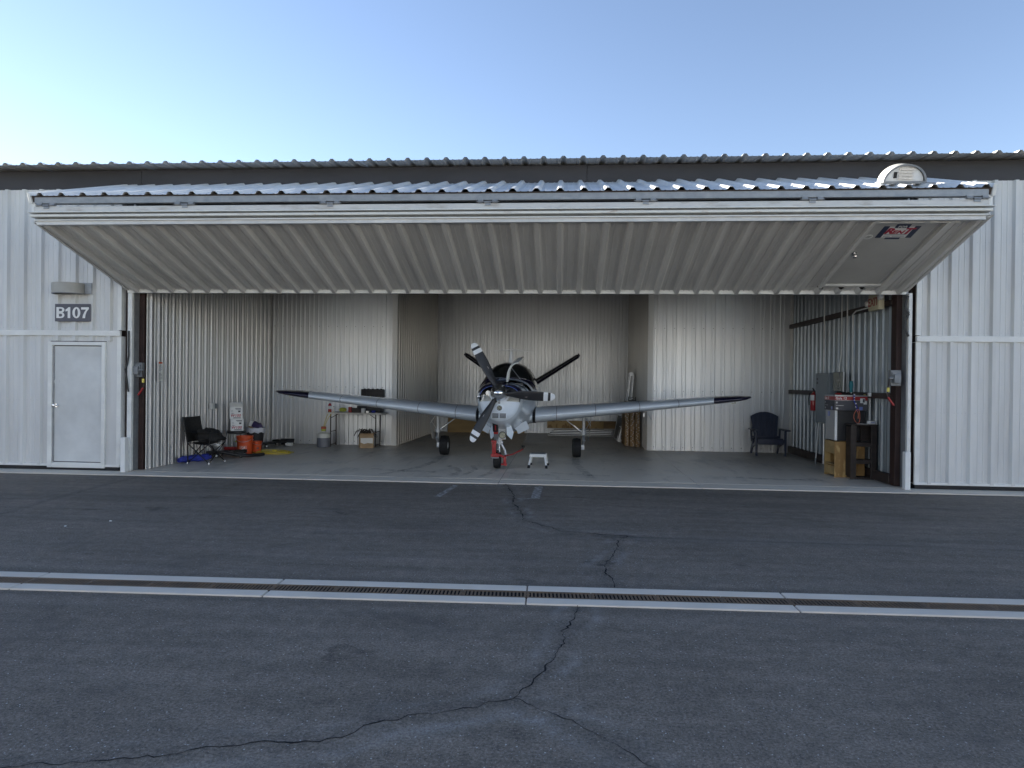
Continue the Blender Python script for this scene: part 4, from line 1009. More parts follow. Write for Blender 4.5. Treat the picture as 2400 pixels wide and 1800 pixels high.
# ================================================================== things along the left wall
mk('orange', (.62, .085, .02), .45, var=.08); mk('cardboard', (.42, .30, .18), .8, var=.12, vscale=(8, 8, 8)); mk('purple', (.055, .04, .11), .6)
mk('blue_cloth', (.03, .045, .30), .75, var=.3, vscale=(14, 14, 14), bump=.5, bscale=18); mk('cloth_black', (.016, .015, .014), .85, var=.35, vscale=(22, 22, 22), bump=.4, bscale=30)
mk('plastic_black', (.018, .018, .020), .5, var=.15); mk('yellow_cord', (.58, .45, .05), .5); mk('bag_white', (.62, .63, .68), .5, var=.1, vscale=(20, 20, 20), bump=.4, bscale=25)
mk('ink', (.08, .08, .09), .6); mk('ink_red', (.45, .02, .04), .6); mk('hiviz', (.48, .52, .09), .6, var=.15, vscale=(30, 30, 30)); mk('wood', (.36, .23, .11), .6, var=.2, vscale=(3, 30, 12))
mk('jug_white', (.66, .67, .62), .4, 0, trans=.0); mk('jug_fluid', (.16, .17, .20), .35); mk('navy_plastic', (.032, .040, .070), .42, var=.1, vscale=(4, 4, 4))
mk('extinguisher', (.36, .015, .02), .3, coat=.3); mk('espresso', (.030, .022, .019), .5, var=.25, vscale=(3, 3, 14)); mk('mirror_green', (.07, .08, .055), .18, .0, var=.3, vscale=(5, 5, 2))
mk('panel_grey', (.20, .23, .25), .45, .15, var=.05); mk('fridge', (.30, .31, .33), .3, .6, var=.05, vscale=(1, 1, 1)); mk('teal', (.02, .20, .24), .5); mk('cord_orange', (.50, .13, .07), .5)
def plymat():
    m = bpy.data.materials.new('plywood'); m.use_nodes = True; t = m.node_tree; b = t.nodes['Principled BSDF']; N = t.nodes.new; L = t.links.new
    g = N('ShaderNodeNewGeometry'); mp = N('ShaderNodeMapping'); mp.inputs['Scale'].default_value = (1.4, 1.4, .55); L(g.outputs['Position'], mp.inputs[0])
    wv = N('ShaderNodeTexWave'); wv.wave_type = 'RINGS'; wv.inputs['Scale'].default_value = 5; wv.inputs['Distortion'].default_value = 5; wv.inputs['Detail'].default_value = 2; wv.inputs['Detail Scale'].default_value = 1.2
    L(mp.outputs[0], wv.inputs['Vector']); r = N('ShaderNodeValToRGB'); r.color_ramp.elements[0].color = (.30, .17, .055, 1); r.color_ramp.elements[1].color = (.50, .33, .13, 1); r.color_ramp.elements[0].position = .25; r.color_ramp.elements[1].position = .6
    L(wv.outputs['Fac'], r.inputs[0]); L(r.outputs[0], b.inputs['Base Color']); b.inputs['Roughness'].default_value = .6; return m
M_['plywood'] = plymat()
mk('plywood_flat', (.40, .27, .12), .65, var=.16, vscale=(.6, 3, 5))
def W3(x, y, z): return Vector((x, y, z))

# door latches
def latch(label, x, sx):
    t = thing('door_latch', label, 'latch', (x, 11.70, FZ), group='door latches at the jambs')
    mb = MB(); mb.box(-.085, .085, .0, .085, 1.70, 1.965, .006); mb.build('back_box', M_['grey'], t)
    mb = MB(); mb.box(-.055, .055, -.07, .0, 1.745, 1.895, .014); mb.box(-.07, .07, -.03, .0, 1.80, 1.93, .01); mb.cyl((sx*.05, -.035, 1.83), (sx*.13, -.035, 1.83), .018, n=10); mb.build('cover', M_['grey'], t)
    mb = MB(); mb.bar((sx*.12, -.035, 1.84), (sx*.165, -.045, 1.56), .022, .014, .003); mb.bar((sx*.165, -.045, 1.57), (sx*.145, -.05, 1.50), .022, .014); mb.build('lever', M_['steel_dark'], t)
    mb = MB(); mb.bar((sx*.150, -.05, 1.51), (sx*.055, -.055, 1.37), .034, .030, .008); mb.build('grip', M_['red'], t)
    mb = MB(); mb.box(sx*.150-.02, sx*.150+.02, -.065, -.045, 1.60, 1.67, .003); mb.build('tag', M_['yellow'], t)
latch('grey latch box with red-handled lever on the left jamb', -7.70, 1)
latch('grey latch box with red-handled lever on the right jamb', 5.60, -1)
for lab, x in (('short white guard post at the foot of the left jamb', -7.79), ('short white guard post at the foot of the right jamb', 5.685)):
    o = MB().box(-.043, .043, -.05, .05, 0, .62, .005).build('guard_post', M_['white']); o.location = (x, 11.49, .016); tag(o, lab, 'post', 'guard posts at the jambs')
# cable strapped down the left jamb, folded strap on the right one
mb = MB(); mb.tube([(-7.79, 11.585, 2.55), (-7.785, 11.58, 2.1), (-7.80, 11.57, 1.95), (-7.83, 11.56, 1.85), (-7.81, 11.565, 1.72), (-7.785, 11.58, 1.45)], .014, 8)
tag(mb.build('cable', M_['black']), 'black cable hanging down the left jamb', 'cable')
mb = MB(); zz = [(5.72, 3.22), (5.67, 3.02), (5.735, 2.92), (5.675, 2.78), (5.68, 2.66), (5.735, 2.54)]
for (a, b), (c, d) in zip(zz[:-1], zz[1:]): mb.bar((a, 11.585, b), (c, 11.585, d), .012, .035, .003, up=(1, 0, .2))
tag(mb.build('strap', M_['black']), 'black strap hanging in zigzag folds from the right end of the raised door', 'strap')
# outlet with conduit and the two notices
mb = MB(); mb.tube([(-7.545, 14.0, 5.2), (-7.545, 14.0, 1.35), (-7.54, 14.02, 1.16)], .012, 8); cdo = mb.build('conduit', M_['alu']); tag(cdo, 'thin conduit running down the left wall to an outlet box', 'conduit')
t = thing('outlet_box', 'white outlet box on the left wall above the camp chair', 'outlet', (-7.56, 14.10, 1.0))
mb = MB(); mb.box(-.02, .045, -.10, .10, .04, .17, .006); mb.build('box', M_['white_dirty'], t); mb = MB(); mb.box(.045, .052, .0, .09, .05, .16, .003); mb.build('cover_plate', M_['grey'], t)
t = thing('safety_notice', 'narrow white safety notice with orange header on the left wall', 'notice', (-7.553, 12.17, 1.65))
mb = MB(); mb.box(-.002, .002, -.06, .06, .17, .36); mb.build('sheet', M_['white'], t); mb = MB(); mb.box(-.002, .002, -.06, .06, .0, .165); mb.build('sheet', M_['white_dirty'], t)
mb = MB(); mb.box(.002, .0035, -.058, .058, .325, .358); mb.build('header', M_['orange'], t)
mb = MB(); [mb.box(.002, .0035, -.045, .045*(1 if k % 2 else .4), .19+.018*k, .196+.018*k) for k in range(7)]; [mb.box(.002, .0035, -.045, .045*(1 if k % 3 else .3), .03+.018*k, .036+.018*k) for k in range(7)]; mb.build('print_lines', M_['ink'], t)
# camp chair
t = thing('camp_chair', 'black folding camp chair against the left wall', 'chair', (-7.10, 13.02, FZ), 84)
def sag(x, y): return .40-.05*(1-(x/.25)**2)*(1-(y/.24)**2)
mb = MB(); mb.loft([[(x*.25, y*.24, sag(x*.25, y*.24)+.02*max(0, -y)) for x in [-1+.25*i for i in range(9)]] for y in [-1+.25*i for i in range(9)]], False); mb.build('seat', M_['cloth_black'], t)
mb = MB(); mb.loft([[(x*.25, .235+.05*(1-x*x)+.10*z, .42+.50*z-.012*(1-x*x)*(1 if z > .9 else 0)) for x in [-1+.25*i for i in range(9)]] for z in [0, .2, .4, .6, .8, 1]], False); mb.build('backrest', M_['cloth_black'], t)
for sx in (-1, 1):
    mb = MB(); mb.tube([(sx*.26, .34, .92), (sx*.26, .235, .40), (sx*.26, .22, .0)], .011, 8); mb.build('back_post', M_['black'], t)
    mb = MB(); mb.loft([[(sx*(.27+dx), y, .63+.02*y-.015*(1-(y/.3)**2)) for dx in (-.035, .035)] for y in (-.30, -.15, 0, .15, .30)], False); mb.build('armrest', M_['cloth_black'], t)
    mb = MB(); mb.tube([(sx*.27, -.28, .63), (sx*.26, -.24, .40)], .010, 8); mb.build('arm_post', M_['black'], t)
for a, b in (((-.26, -.24, .40), (.26, -.24, .01)), ((.26, -.24, .40), (-.26, -.24, .01)), ((-.26, .23, .40), (.26, .23, .01)), ((.26, .23, .40), (-.26, .23, .01)),
             ((-.26, -.24, .40), (-.26, .23, .01)), ((-.26, .23, .40), (-.26, -.24, .01)), ((.26, -.24, .40), (.26, .23, .01)), ((.26, .23, .40), (.26, -.24, .01))):
    mb = MB(); mb.cyl(a, b, .0095, n=8); lg = mb.build('leg', M_['black'], t)
for sx in (-1, 1):
    for sy in (-.24, .23): mb = MB(); mb.cyl((sx*.26, sy, 0), (sx*.26, sy, .03), .019, .014, n=8); mb.build('foot', M_['alu'], t)
# bag on the chair
def lump(name, c, r, mt, seed=0, amp=.18, fr=3.0, M=None, nu=22, nv=14):
    mb = MB(); mb.ell((0, 0, 0), r, nu, nv, M)
    for v in mb.bm.verts:
        n = noise.fractal(Vector(v.co)*fr/max(r)*.35+Vector((seed, 0, 0)), 1, 2, 3); v.co *= 1+amp*n; v.co.z = max(v.co.z, -r[2]*.75)
    for v in mb.bm.verts: v.co += Vector(c)
    return mb.build(name, mt)
o = lump('duffel_bag', (-7.02, 12.97, .53+FZ), (.27, .22, .15), M_['cloth_black'], 4, .35, 9); tag(o, 'limp black bag lying on the seat of the camp chair', 'bag')
mb = MB(); mb.tube([(-7.49+.30*i/8, 12.70+.66*i/8, .075+FZ+.012*math.sin(i*2.1)) for i in range(9)], [.05, .07, .074, .066, .072, .068, .064, .058, .035], 14)
for v in mb.bm.verts: v.co += Vector((0, 0, .02*noise.noise(v.co*9)))
tag(mb.build('rolled_bag', M_['blue_cloth']), 'long blue rolled fabric bag on the floor by the left wall', 'bag')
# shop stool with two filter boxes
t = thing('shop_stool', 'rolling shop stool with black round seat and red base', 'stool', (-7.32, 14.72, FZ), 10)
mb = MB(); mb.lathe([(.001, .515), (.17, .515), (.20, .50), (.20, .46), (.12, .44), (.001, .44)], 26); mb.build('seat', M_['plastic_black'], t)
mb = MB(); mb.cyl((0, 0, .12), (0, 0, .44), .016, n=10); mb.build('post', M_['chrome'], t); mb = MB(); mb.cyl((0, 0, .25), (0, 0, .28), .035, n=12); mb.build('height_tag', M_['hiviz'], t)
mb = MB(); mb.box(-.22, .22, -.15, .15, .085, .125, .01); mb.box(-.22, .22, -.16, -.145, .10, .16, .005); mb.build('base_tray', M_['red'], t)
for x in (-.18, .18):
    for y in (-.12, .12): mb = MB(); mb.cyl((x-.014, y, .038), (x+.014, y, .038), .038, n=14); mb.box(x-.02, x+.02, y-.012, y+.012, .05, .09); mb.build('caster', M_['grey'], t)
def oil_box(label, c, rz, open_):
    t = thing('oil_carton', label, 'carton', c, rz, 'printed cartons on the stool'); w_, d_, h_ = .27, .30, .265
    mb = MB(); mb.box(-w_/2, w_/2, -d_/2, d_/2, 0, h_, .003); mb.build('box', M_['white'], t)
    if open_:
        mb = MB(); mb.loft([[(-w_/2, -d_/2, h_), (w_/2, -d_/2, h_)], [(-w_/2-.01, -d_/2-.05, h_+.10), (w_/2-.01, -d_/2-.05, h_+.09)]], False)
        mb.loft([[(w_/2, -d_/2, h_), (w_/2, d_/2, h_)], [(w_/2+.02, -d_/2, h_+.12), (w_/2+.03, d_/2, h_+.13)]], False); mb.loft([[(-w_/2, d_/2, h_), (w_/2, d_/2, h_)], [(-w_/2, d_/2+.03, h_+.1), (w_/2, d_/2+.03, h_+.1)]], False); mb.build('flap', M_['white_dirty'], t)
    for k, Mf in enumerate((frame((0, -d_/2-.0006, 0), (1, 0, 0), (0, 0, 1)), frame((w_/2+.0006, 0, 0), (0, 1, 0), (0, 0, 1)))):
        text('lettering', 'W100', .082, Mf @ Lt(-.01, .075, .0004), M_['ink_red'], t, .02, 1.0, .15, .0004)
        mb = MB(); 
        for x0, x1, y0, y1 in ((-.02, .10, .222, .238), (.0, .10, .208, .214), (.04, .09, .15, .19), (-.10, -.04, .125, .131), (-.10, -.06, .115, .119)): mb.box(x0, x1, y0, y1, 0, .0006, 0, Mf)
        for a in range(12): mb.box(-.004, .004, -.002, .002, 0, .0006, 0, Mf @ Lt(-.085+.018*math.cos(a*.524), .175+.018*math.sin(a*.524), 0) @ Matrix.Rotation(a*.524+1.57, 4, 'Z'))
        for x0, x1, y0, y1 in ((-.06, .10, .012, .016), (-.06, .10, .036, .040), (-.06, -.056, .012, .040), (.096, .10, .012, .040), (-.05, .09, .022, .031)): mb.box(x0, x1, y0, y1, 0, .0006, 0, Mf)
        mb.build('print', M_['ink'], t)
oil_box('lower closed white carton with red W100 lettering, standing on the stool seat', (-7.31, 14.71, .517+FZ), 28, False)
oil_box('upper opened white carton with red W100 lettering, topmost of its stack', (-7.33, 14.72, .784+FZ), 25, True)
# buckets
def bucket(name, label, c, r, h, mt, rz=0, logo=False, rim=True):
    t = thing(name, label, 'bucket', c, rz)
    prof = [(r*.86, 0), (r*.90, h*.5), (r*.95, h*.74)]+([(r*1.03, h*.75), (r*1.03, h*.80), (r*.97, h*.81), (r*.98, h*.90), (r*1.04, h*.91), (r*1.04, h)] if rim else [(r, h-.02), (r*1.04, h-.02), (r*1.04, h)])+[(r*.96, h), (r*.84, .02), (.001, .02)]
    mb = MB(); mb.lathe([(.001, 0)]+prof, 28); mb.build('body', mt, t)
    mb = MB(); mb.tube([(r*1.03*math.cos(a), r*1.03*math.sin(a), h*.86-.16*h*math.sin((a-R(200))/R(140)*math.pi)) for a in [R(200)+R(140)*i/12 for i in range(13)]], .004, 6); mb.build('bail', M_['alu'], t)
    return t
b1 = bucket('bucket', 'large orange bucket with white stencil logo beside the stool', (-7.02, 14.50, FZ), .175, .42, M_['orange'], 14)
# slanted white stencil lettering in a square outline on the bucket
mb = MB(); rr = .175*.905+.002
def on_bucket(u, z): a = R(-92)+u/rr; return Vector((rr*math.cos(a), rr*math.sin(a), z))
def bq(u0, z0, u1, z1, w_): 
    d = Vector((u1-u0, z1-z0)).normalized(); n = Vector((-d.y, d.x))*w_/2
    k = max(1, int(Vector((u1-u0, z1-z0)).length/.03))
    for i in range(k):
        p = Vector((u0, z0)).lerp(Vector((u1, z1)), i/k); q = Vector((u0, z0)).lerp(Vector((u1, z1)), (i+1)/k)
        mb.poly([on_bucket(*(p+n)), on_bucket(*(p-n)), on_bucket(*(q-n)), on_bucket(*(q+n))])
for a in ((-.07, .06, .07, .06), (-.07, .20, .07, .20), (-.07, .06, -.07, .20), (.07, .06, .07, .20)): bq(*a, .005)
c45, s45 = math.cos(R(42)), math.sin(R(42))
def diag(u, v): return (u*c45-v*s45, .13+u*s45+v*c45)
for row, strokes in ((.052, ((-.022, -.022), (0, 0), (.022, .022))), (.008, ((-.06, -.06), (-.038, -.038), (-.012, -.012), (.012, .012), (.036, .036), (.058, .058))), (-.038, ((-.045, -.045), (-.025, -.025), (-.003, -.003), (.020, .020), (.042, .042)))):
    hgt = .010 if row > .04 else .019
    for u, _ in strokes: bq(*diag(u, row-hgt), *diag(u, row+hgt), .011)
    for (u, _), (u2, _) in zip(strokes[::2], strokes[1::2]): bq(*diag(u, row), *diag(u2, row), .007)
mb.build('stencil_logo', M_['white'], b1)
b2 = bucket('bucket', 'small orange bucket in front of the black waste bin', (-6.93, 14.88, FZ), .12, .265, M_['orange'], 60, rim=False)
mb = MB(); mb.lathe([(.1095, .10), (.1105, .13)], 6, None, R(-120), R(-95)); mb.build('print', M_['ink'], b2)
b3 = bucket('bucket', 'shiny metal bucket behind the camp chair', (-7.46, 14.20, FZ), .115, .24, M_['alu'], 30, rim=False)
# waste bin
t = thing('waste_bin', 'black waste bin with white liner and boxes sticking out', 'waste bin', (-7.18, 15.36, FZ))
mb = MB(); mb.lathe([(.001, 0), (.155, 0), (.20, .50), (.21, .50), (.21, .53), (.19, .53), (.15, .1), (.001, .1)], 26); mb.build('body', M_['plastic_black'], t)
mb = MB(); mb.lathe([(.185, .50), (.205, .545), (.222, .54), (.225, .46), (.216, .43)], 30)
for v in mb.bm.verts: v.co.z += .018*math.sin(9*math.atan2(v.co.y, v.co.x))*(1 if v.co.z < .5 else .5)
mb.build('liner', M_['bag_white'], t)
for i, (c, s, e, mt) in enumerate((((.03, -.03, .60), (.16, .10, .12), (.3, .5, .2), 'purple'), ((-.06, -.05, .63), (.12, .02, .13), (.2, .3, .6), 'white'), ((.11, .0, .58), (.10, .14, .10), (.1, -.5, .4), 'purple'), ((-.08, .05, .55), (.18, .12, .10), (0, .2, .1), 'cardboard'))):
    o = MB(); o.cbox((0, 0, 0), s, None, .003); o = o.build(('carton', 'sheet')[mt == 'white'], M_[mt]); o.location = Vector(c)+Vector((-7.18, 15.36, FZ)); o.rotation_euler = e
    tag(o, ('purple carton at the front of the waste bin', 'white paper sheet sticking up from the waste bin', 'purple carton leaning to the right in the waste bin', 'brown carton deep in the waste bin')[i], 'rubbish', 'rubbish in the bin')
# creepers, hose, cord
def creeper(label, c, rz, L_, w_):
    t = thing('creeper', label, 'creeper', c, rz)
    mb = MB(); mb.box(-L_/2, L_/2, -w_/2, w_/2, .085, .115, .012); mb.build('board', M_['plastic_black'], t); mb = MB(); mb.box(L_/2-.22, L_/2, -w_/2+.03, w_/2-.03, .11, .155, .02); mb.build('headrest', M_['cloth_black'], t)
    for x in (-L_/2+.06, L_/2-.06):
        for y in (-w_/2+.03, w_/2-.03):
            mb = MB(); mb.cyl((x, y-.014, .045), (x, y+.014, .045), .045, n=16); cc = mb.build('caster', M_['black'], t); mb = MB(); mb.cyl((x, y-.0165, .045), (x, y+.0165, .045), .026, n=12); mb.build('hub', M_['white'], cc)
creeper('black mechanic creeper with white-hubbed casters in the far left corner', (-7.20, 16.30, FZ), 68, .75, .36)
creeper('low black creeper under the hose by the camp chair', (-7.08, 13.98, FZ), 12, .62, .34)
t = thing('tool_tray', 'small black folded tray on the floor in the back left corner', 'tray', (-7.05, 16.94, FZ), 15); mb = MB(); mb.box(-.16, .16, -.07, .07, .0, .05, .01); mb.build('base', M_['plastic_black'], t); mb = MB(); mb.box(-.17, .17, -.08, -.06, .03, .13, .01, Matrix.Rotation(R(-25), 4, 'X')); mb.build('lid', M_['plastic_black'], t)
o = MB().box(-.09, .09, -.06, .06, 0, .075, .012).build('power_strip', M_['white_dirty']); o.location = (-6.88, 16.60, FZ); o.rotation_euler = (0, 0, R(-12)); tag(o, 'small white block on the floor next to the tray', 'block')
mb = MB(); mb.tube([(-7.42, 13.62, .14), (-7.30, 13.66, .16), (-7.10, 13.72, .15), (-6.88, 13.80, .09), (-6.70, 13.95, .06), (-6.58, 14.16, .055), (-6.52, 14.36, .05)], .034, 12); tag(mb.build('vacuum_hose', M_['plastic_black']), 'thick black hose curving across the floor in front of the buckets', 'hose')
mb = MB(); pts = []
for i in range(105):
    a = i*.27; r = .92+.22*math.sin(i*.14)+.05*math.sin(i*.7); pts.append((-6.50+.42*r*math.cos(a)+.05*math.sin(i*.05), 14.80+.27*r*math.sin(a), FZ+.012+.0004*i+.004*math.sin(i*.9)))
mb.tube(pts, .0065, 6); t = tag(mb.build('extension_cord', M_['yellow_cord']), 'yellow extension cord coiled on the floor', 'cord')
mb = MB(); mb.cbox((-6.42, 14.70, FZ+.075), (.10, .05, .04), None, .01); mb.build('plug', M_['yellow_cord'], t)
mb = MB(); mb.prism([(0, .13), (-.09, 0), (.09, 0)], .012, frame((-6.98, 14.24, FZ+.0), (1, 0, 0), (0, .25, 1))); tag(mb.build('paper_card', M_['white']), 'white triangular card leaning at the base of the large orange bucket', 'card')

# ================================================================== table at the back left
TZ = .885
t = thing('folding_table', 'folding table with brown legs against the back wall', 'table', (-5.18, 16.80, FZ))
mb = MB(); mb.box(-.70, .72, -.29, .27, TZ-.04-FZ, TZ-FZ, .008); mb.build('tabletop', M_['white_dirty'], t)
for sx, x in ((-1, -.62), (1, .54)):
    for y in (-.20, .22): mb = MB(); mb.cyl((x, y, 0), (x, y, TZ-.06), .014, n=10); mb.build('leg', M_['steel_dark'], t)
    mb = MB(); mb.cyl((x, -.20, .38), (x, .22, .38), .010, n=8); mb.cyl((x, -.20, .05), (x, .22, .05), .010, n=8); mb.build('crossbar', M_['steel_dark'], t)
    mb = MB(); mb.cyl((x, -.20, .72), (x-sx*.18, -.15, TZ-.06), .008, n=8); mb.build('brace', M_['steel_dark'], t)
t = thing('tool_case', 'open black tool case with upright lid on the folding table', 'case', (-4.86, 16.88, TZ))
mb = MB(); mb.box(-.31, .31, -.16, .16, 0, .16, .02); mb.build('tray', M_['plastic_black'], t)
mb = MB(); mb.box(-.31, .31, .17, .25, .17, .59, .03); lid = mb.build('lid', M_['plastic_black'], t)
mb = MB(); mb.box(-.29, .29, .155, .172, .20, .57, .015); 
for x in (-.16, .16): mb.box(x-.01, x+.01, .145, .158, .22, .55)
mb.box(-.06, .06, .145, .158, .43, .45); mb.build('lid_panel', M_['espresso'], lid)
for x in (-.22, -.12, .0, .12, .22): mb = MB(); mb.box(x-.025, x+.025, .19, .23, .585, .605, .004); mb.build('latch', M_['black'], lid)
o = lump('safety_vest', (-4.86, 16.83, TZ+.29), (.15, .12, .10), M_['hiviz'], 2, .4, 9); tag(o, 'crumpled yellow-green safety vest lying in the tool case', 'vest')
o = lump('rag', (-5.06, 16.80, TZ+.20), (.10, .10, .05), M_['white_dirty'], 9, .3, 5); tag(o, 'white rag beside the yellow vest in the tool case', 'rag')
def bottle(name, label, x, y, r, h, mt, lab=None, cap='white'):
    t = thing(name, label, name.split('_')[-1], (x, y, TZ)); mb = MB(); mb.lathe([(.001, 0), (r, 0), (r, h*.72), (r*.4, h*.86), (r*.4, h*.9), (.001, h*.9)], 16); mb.build('body', M_[mt], t)
    mb = MB(); mb.cyl((0, 0, h*.88), (0, 0, h), r*.45, n=10); mb.build('cap', M_[cap], t)
    if lab: mb = MB(); mb.lathe([(r*1.01, h*.3), (r*1.01, h*.62)], 16); mb.build('wrapper', M_[lab], t)
bottle('oil_bottle', 'red bottle with white wrapper at the left end of the table', -5.83, 16.62, .042, .26, 'ink_red', 'white')
bottle('spray_bottle', 'slim white bottle next to the red bottle', -5.72, 16.60, .022, .15, 'white', None, 'black')
o = lump('gloves', (-5.52, 16.70, TZ+.06), (.09, .08, .06), M_['hiviz'], 14, .35, 6); tag(o, 'yellow-green work gloves on the left half of the table', 'gloves')
for nm, lab, x0, x1, h, mt in (('red_can', 'red can on the middle of the table', -5.34, -5.26, .14, 'red'), ('black_box', 'black box beside the red can on the table', -5.25, -5.02, .12, 'espresso'), ('white_box', 'small white box on the table right of the black box', -5.01, -4.92, .11, 'white'), ('blue_tin', 'small blue tin on the right half of the table', -4.74, -4.66, .06, 'blue_cloth'), ('grey_tin', 'low grey tin in front of the white box on the table', -4.89, -4.80, .05, 'alu')):
    o = MB().box(-(x1-x0)/2, (x1-x0)/2, -.05, .05, 0, h, .008).build(nm, M_[mt]); o.location = ((x0+x1)/2, 16.62, TZ); tag(o, lab, nm.split('_')[1])
# jug with tubes
t = thing('carboy', 'white plastic jug part full of dark fluid on the floor by the table', 'jug', (-5.93, 16.46, FZ))
mb = MB(); mb.lathe([(.001, 0), (.15, 0), (.163, .015), (.163, .235)], 28); mb.build('filled_base', M_['jug_fluid'], t)
mb = MB(); mb.lathe([(.163, .235), (.163, .30), (.145, .345), (.06, .375), (.05, .40), (.05, .43)], 28); mb.build('shoulder', M_['jug_white'], t)
mb = MB(); mb.lathe([(.055, .40), (.055, .45), (.062, .45), (.065, .51), (.04, .515), (.001, .51)], 18); mb.build('stopper', M_['cord_orange'], t); mb = MB(); mb.cyl((0, 0, .40), (0, 0, .45), .057, n=16); mb.build('collar', M_['hiviz'], t)
for k, pts in enumerate(([(-.0, 0, .5), (.01, .05, .62), (.05, .1, .78), (.12, .12, .90)], [(.02, 0, .5), (.05, .04, .62), (.12, .06, .76), (.22, .1, .89)])):
    mb = MB(); mb.tube(pts, .008, 6); mb.build('tube', M_['yellow'], t)
# cardboard box of wires
t = thing('cardboard_box', 'torn cardboard box heaped with wires under the table', 'box', (-4.86, 16.53, FZ), 22)
mb = MB(); mb.box(-.17, .17, -.15, .15, 0, .34, .004); mb.build('body', M_['cardboard'], t)
mb = MB(); mb.poly([(-.15, -.1515, .14), (-.06, -.1515, .10), (.02, -.1515, .125), (.15, -.1515, .11), (.15, -.1515, .25), (-.15, -.1515, .25)]); mb.build('label', M_['white'], t)
for a, b in (((-.17, -.15, .34), (.17, -.15, .34)), ((.17, -.15, .34), (.17, .15, .34))):
    mb = MB(); d = Vector((0, -.07, .03)) if a[1] == b[1] else Vector((.08, 0, .04)); mb.loft([[a, b], [Vector(a)+d, Vector(b)+d]], False); mb.build('flap', M_['cardboard'], t)
mb = MB(); random.seed(5)
for k in range(26):
    x0 = random.uniform(-.17, .13); pts = [(x0, random.uniform(-.05, .1), .33)]; tx = random.uniform(-.32, .30); ty = random.uniform(-.2, .1)
    for i in range(1, 7): f = i/6; pts.append((x0+(tx-x0)*f, pts[0][1]+(ty-pts[0][1])*f, .33+.17*math.sin(f*2.4)*random.uniform(.7, 1.2)-.16*f*f))
    mb.tube(pts, random.choice((.005, .008, .010)), 5)
o = mb.build('wire_bundle', M_['espresso']); o.location = (-4.86, 16.53, FZ); o.rotation_euler = (0, 0, R(22)); tag(o, 'tangle of dark wires spilling out of the cardboard box', 'wires')

# ================================================================== recess at the back
o = MB().box(-1.27, 1.27, -.009, .009, 0, .90).build('plywood_sheet', M_['plywood_flat']); o.location = (-2.45, 21.98, FZ); o.rotation_euler = (R(-8), 0, 0); tag(o, 'wide tan plywood sheet leaning on the back wall behind the airplane', 'plywood')
o = MB().box(-.90, .90, -.009, .009, 0, .24).build('plywood_sheet', M_['plywood']); o.location = (.47, 21.60, .235); o.rotation_euler = (R(-6), 0, 0); tag(o, 'narrow plywood strip standing on the stacked siding sheets', 'plywood')
for k in range(4):
    o = MB().box(-1.08+.06*k, 1.12-.05*k, -.20, .20, 0, .026, .004).build('siding_sheet', M_['liner'] if k else M_['white_dirty']); o.location = (.68, 21.45+.015*k, FZ+.001+.052*k); tag(o, ('lowest', 'second', 'third', 'topmost')[k]+' of the white siding sheets stacked on the floor in the recess', 'sheet', 'stacked siding sheets')
    if k < 3:
        mb = MB(); mb.box(-.9, .9, -.15, .15, .0265, .0515); mb.build('spacer', M_['steel_dark'], o)
for k in range(5):
    o = MB().box(-.38, .36, -.05, .05, 0, .045, .003).build('board', M_['wood']); o.location = (1.72, 21.75, .235+.048*k); o.rotation_euler = (0, 0, R(3*k-5)); tag(o, ('lowest', 'second', 'middle', 'fourth', 'topmost')[k]+' of the brown boards stacked at the right end of the siding sheets', 'board', 'brown boards in the recess')
# lumber stacks
ls = thing('lumber_stack', 'tall stack of brown boards with white end tags at the recess corner', 'lumber', (1.96, 18.75, FZ))
lm = []
for v in range(4):
    mb = MB(); mb.box(-.058, .058, -.5, .5, 0, .0405, .002); mb.mi = 1; x = (-.03, .0, .03, .01)[v]; mb.box(x-.014, x+.014, -.502, -.4995, .012, .030); lm.append(mb.mesh('plank', [M_['wood'], M_['white']]))
random.seed(3)
for c, (x, y, n) in enumerate(((-.17, .03, 23), (-.045, -.10, 25), (.085, -.22, 24))):
    for k in range(n): link('plank', lm[random.randrange(4)], ls, (x+random.uniform(-.006, .006), y+random.uniform(-.012, .012), .041*k), (0, 0, R(random.uniform(-1, 1))))
o = MB().box(-.15, .15, -.2, .2, 0, .16, .004).build('wooden_box', M_['wood']); o.location = (1.92, 18.75, FZ+1.03); tag(o, 'flat wooden box on top of the lumber stack', 'box')
t = thing('metal_bracket', 'small metal fitting on top of the wooden box', 'fitting', (1.95, 18.66, FZ+1.19)); mb = MB(); mb.box(-.10, -.085, -.05, .05, 0, .13); mb.box(.085, .10, -.05, .05, 0, .12); mb.box(-.10, .10, -.05, .05, 0, .03); mb.build('cradle', M_['plastic_black'], t); mb = MB(); mb.ell((0, -.04, .085), (.035, .03, .04), 10, 6); mb.build('coupling', M_['chrome'], t)
# ladder
t = thing('folding_ladder', 'folded aluminium ladder leaning upright at the right of the recess', 'ladder', (1.78, 19.5, FZ))
for k, (dx, dy) in enumerate(((0, 0), (.085, -.05), (.0, .34), (.085, .29))):
    mb = MB(); mb.bar((dx-.12, dy, 0), (dx+.13, dy, 1.0), .030, .055, .004); mb.bar((dx+.125, dy, .96), (dx+.20, dy, 1.93), .034, .050, .004); mb.build('rail', M_['alu'], t)
for y in (-.05, .29):
    mb = MB(); mb.cyl((.23, y-.03, 1.95), (.23, y+.03, 1.95), .055, n=16); mb.build('hinge', M_['alu'], t)
for k in range(7):
    z = .15+.27*k; x = -.12+.16*z
    mb = MB(); mb.cyl((x, .0, z), (x, .34, z), .014, n=8); mb.build('rung', M_['alu'], t)
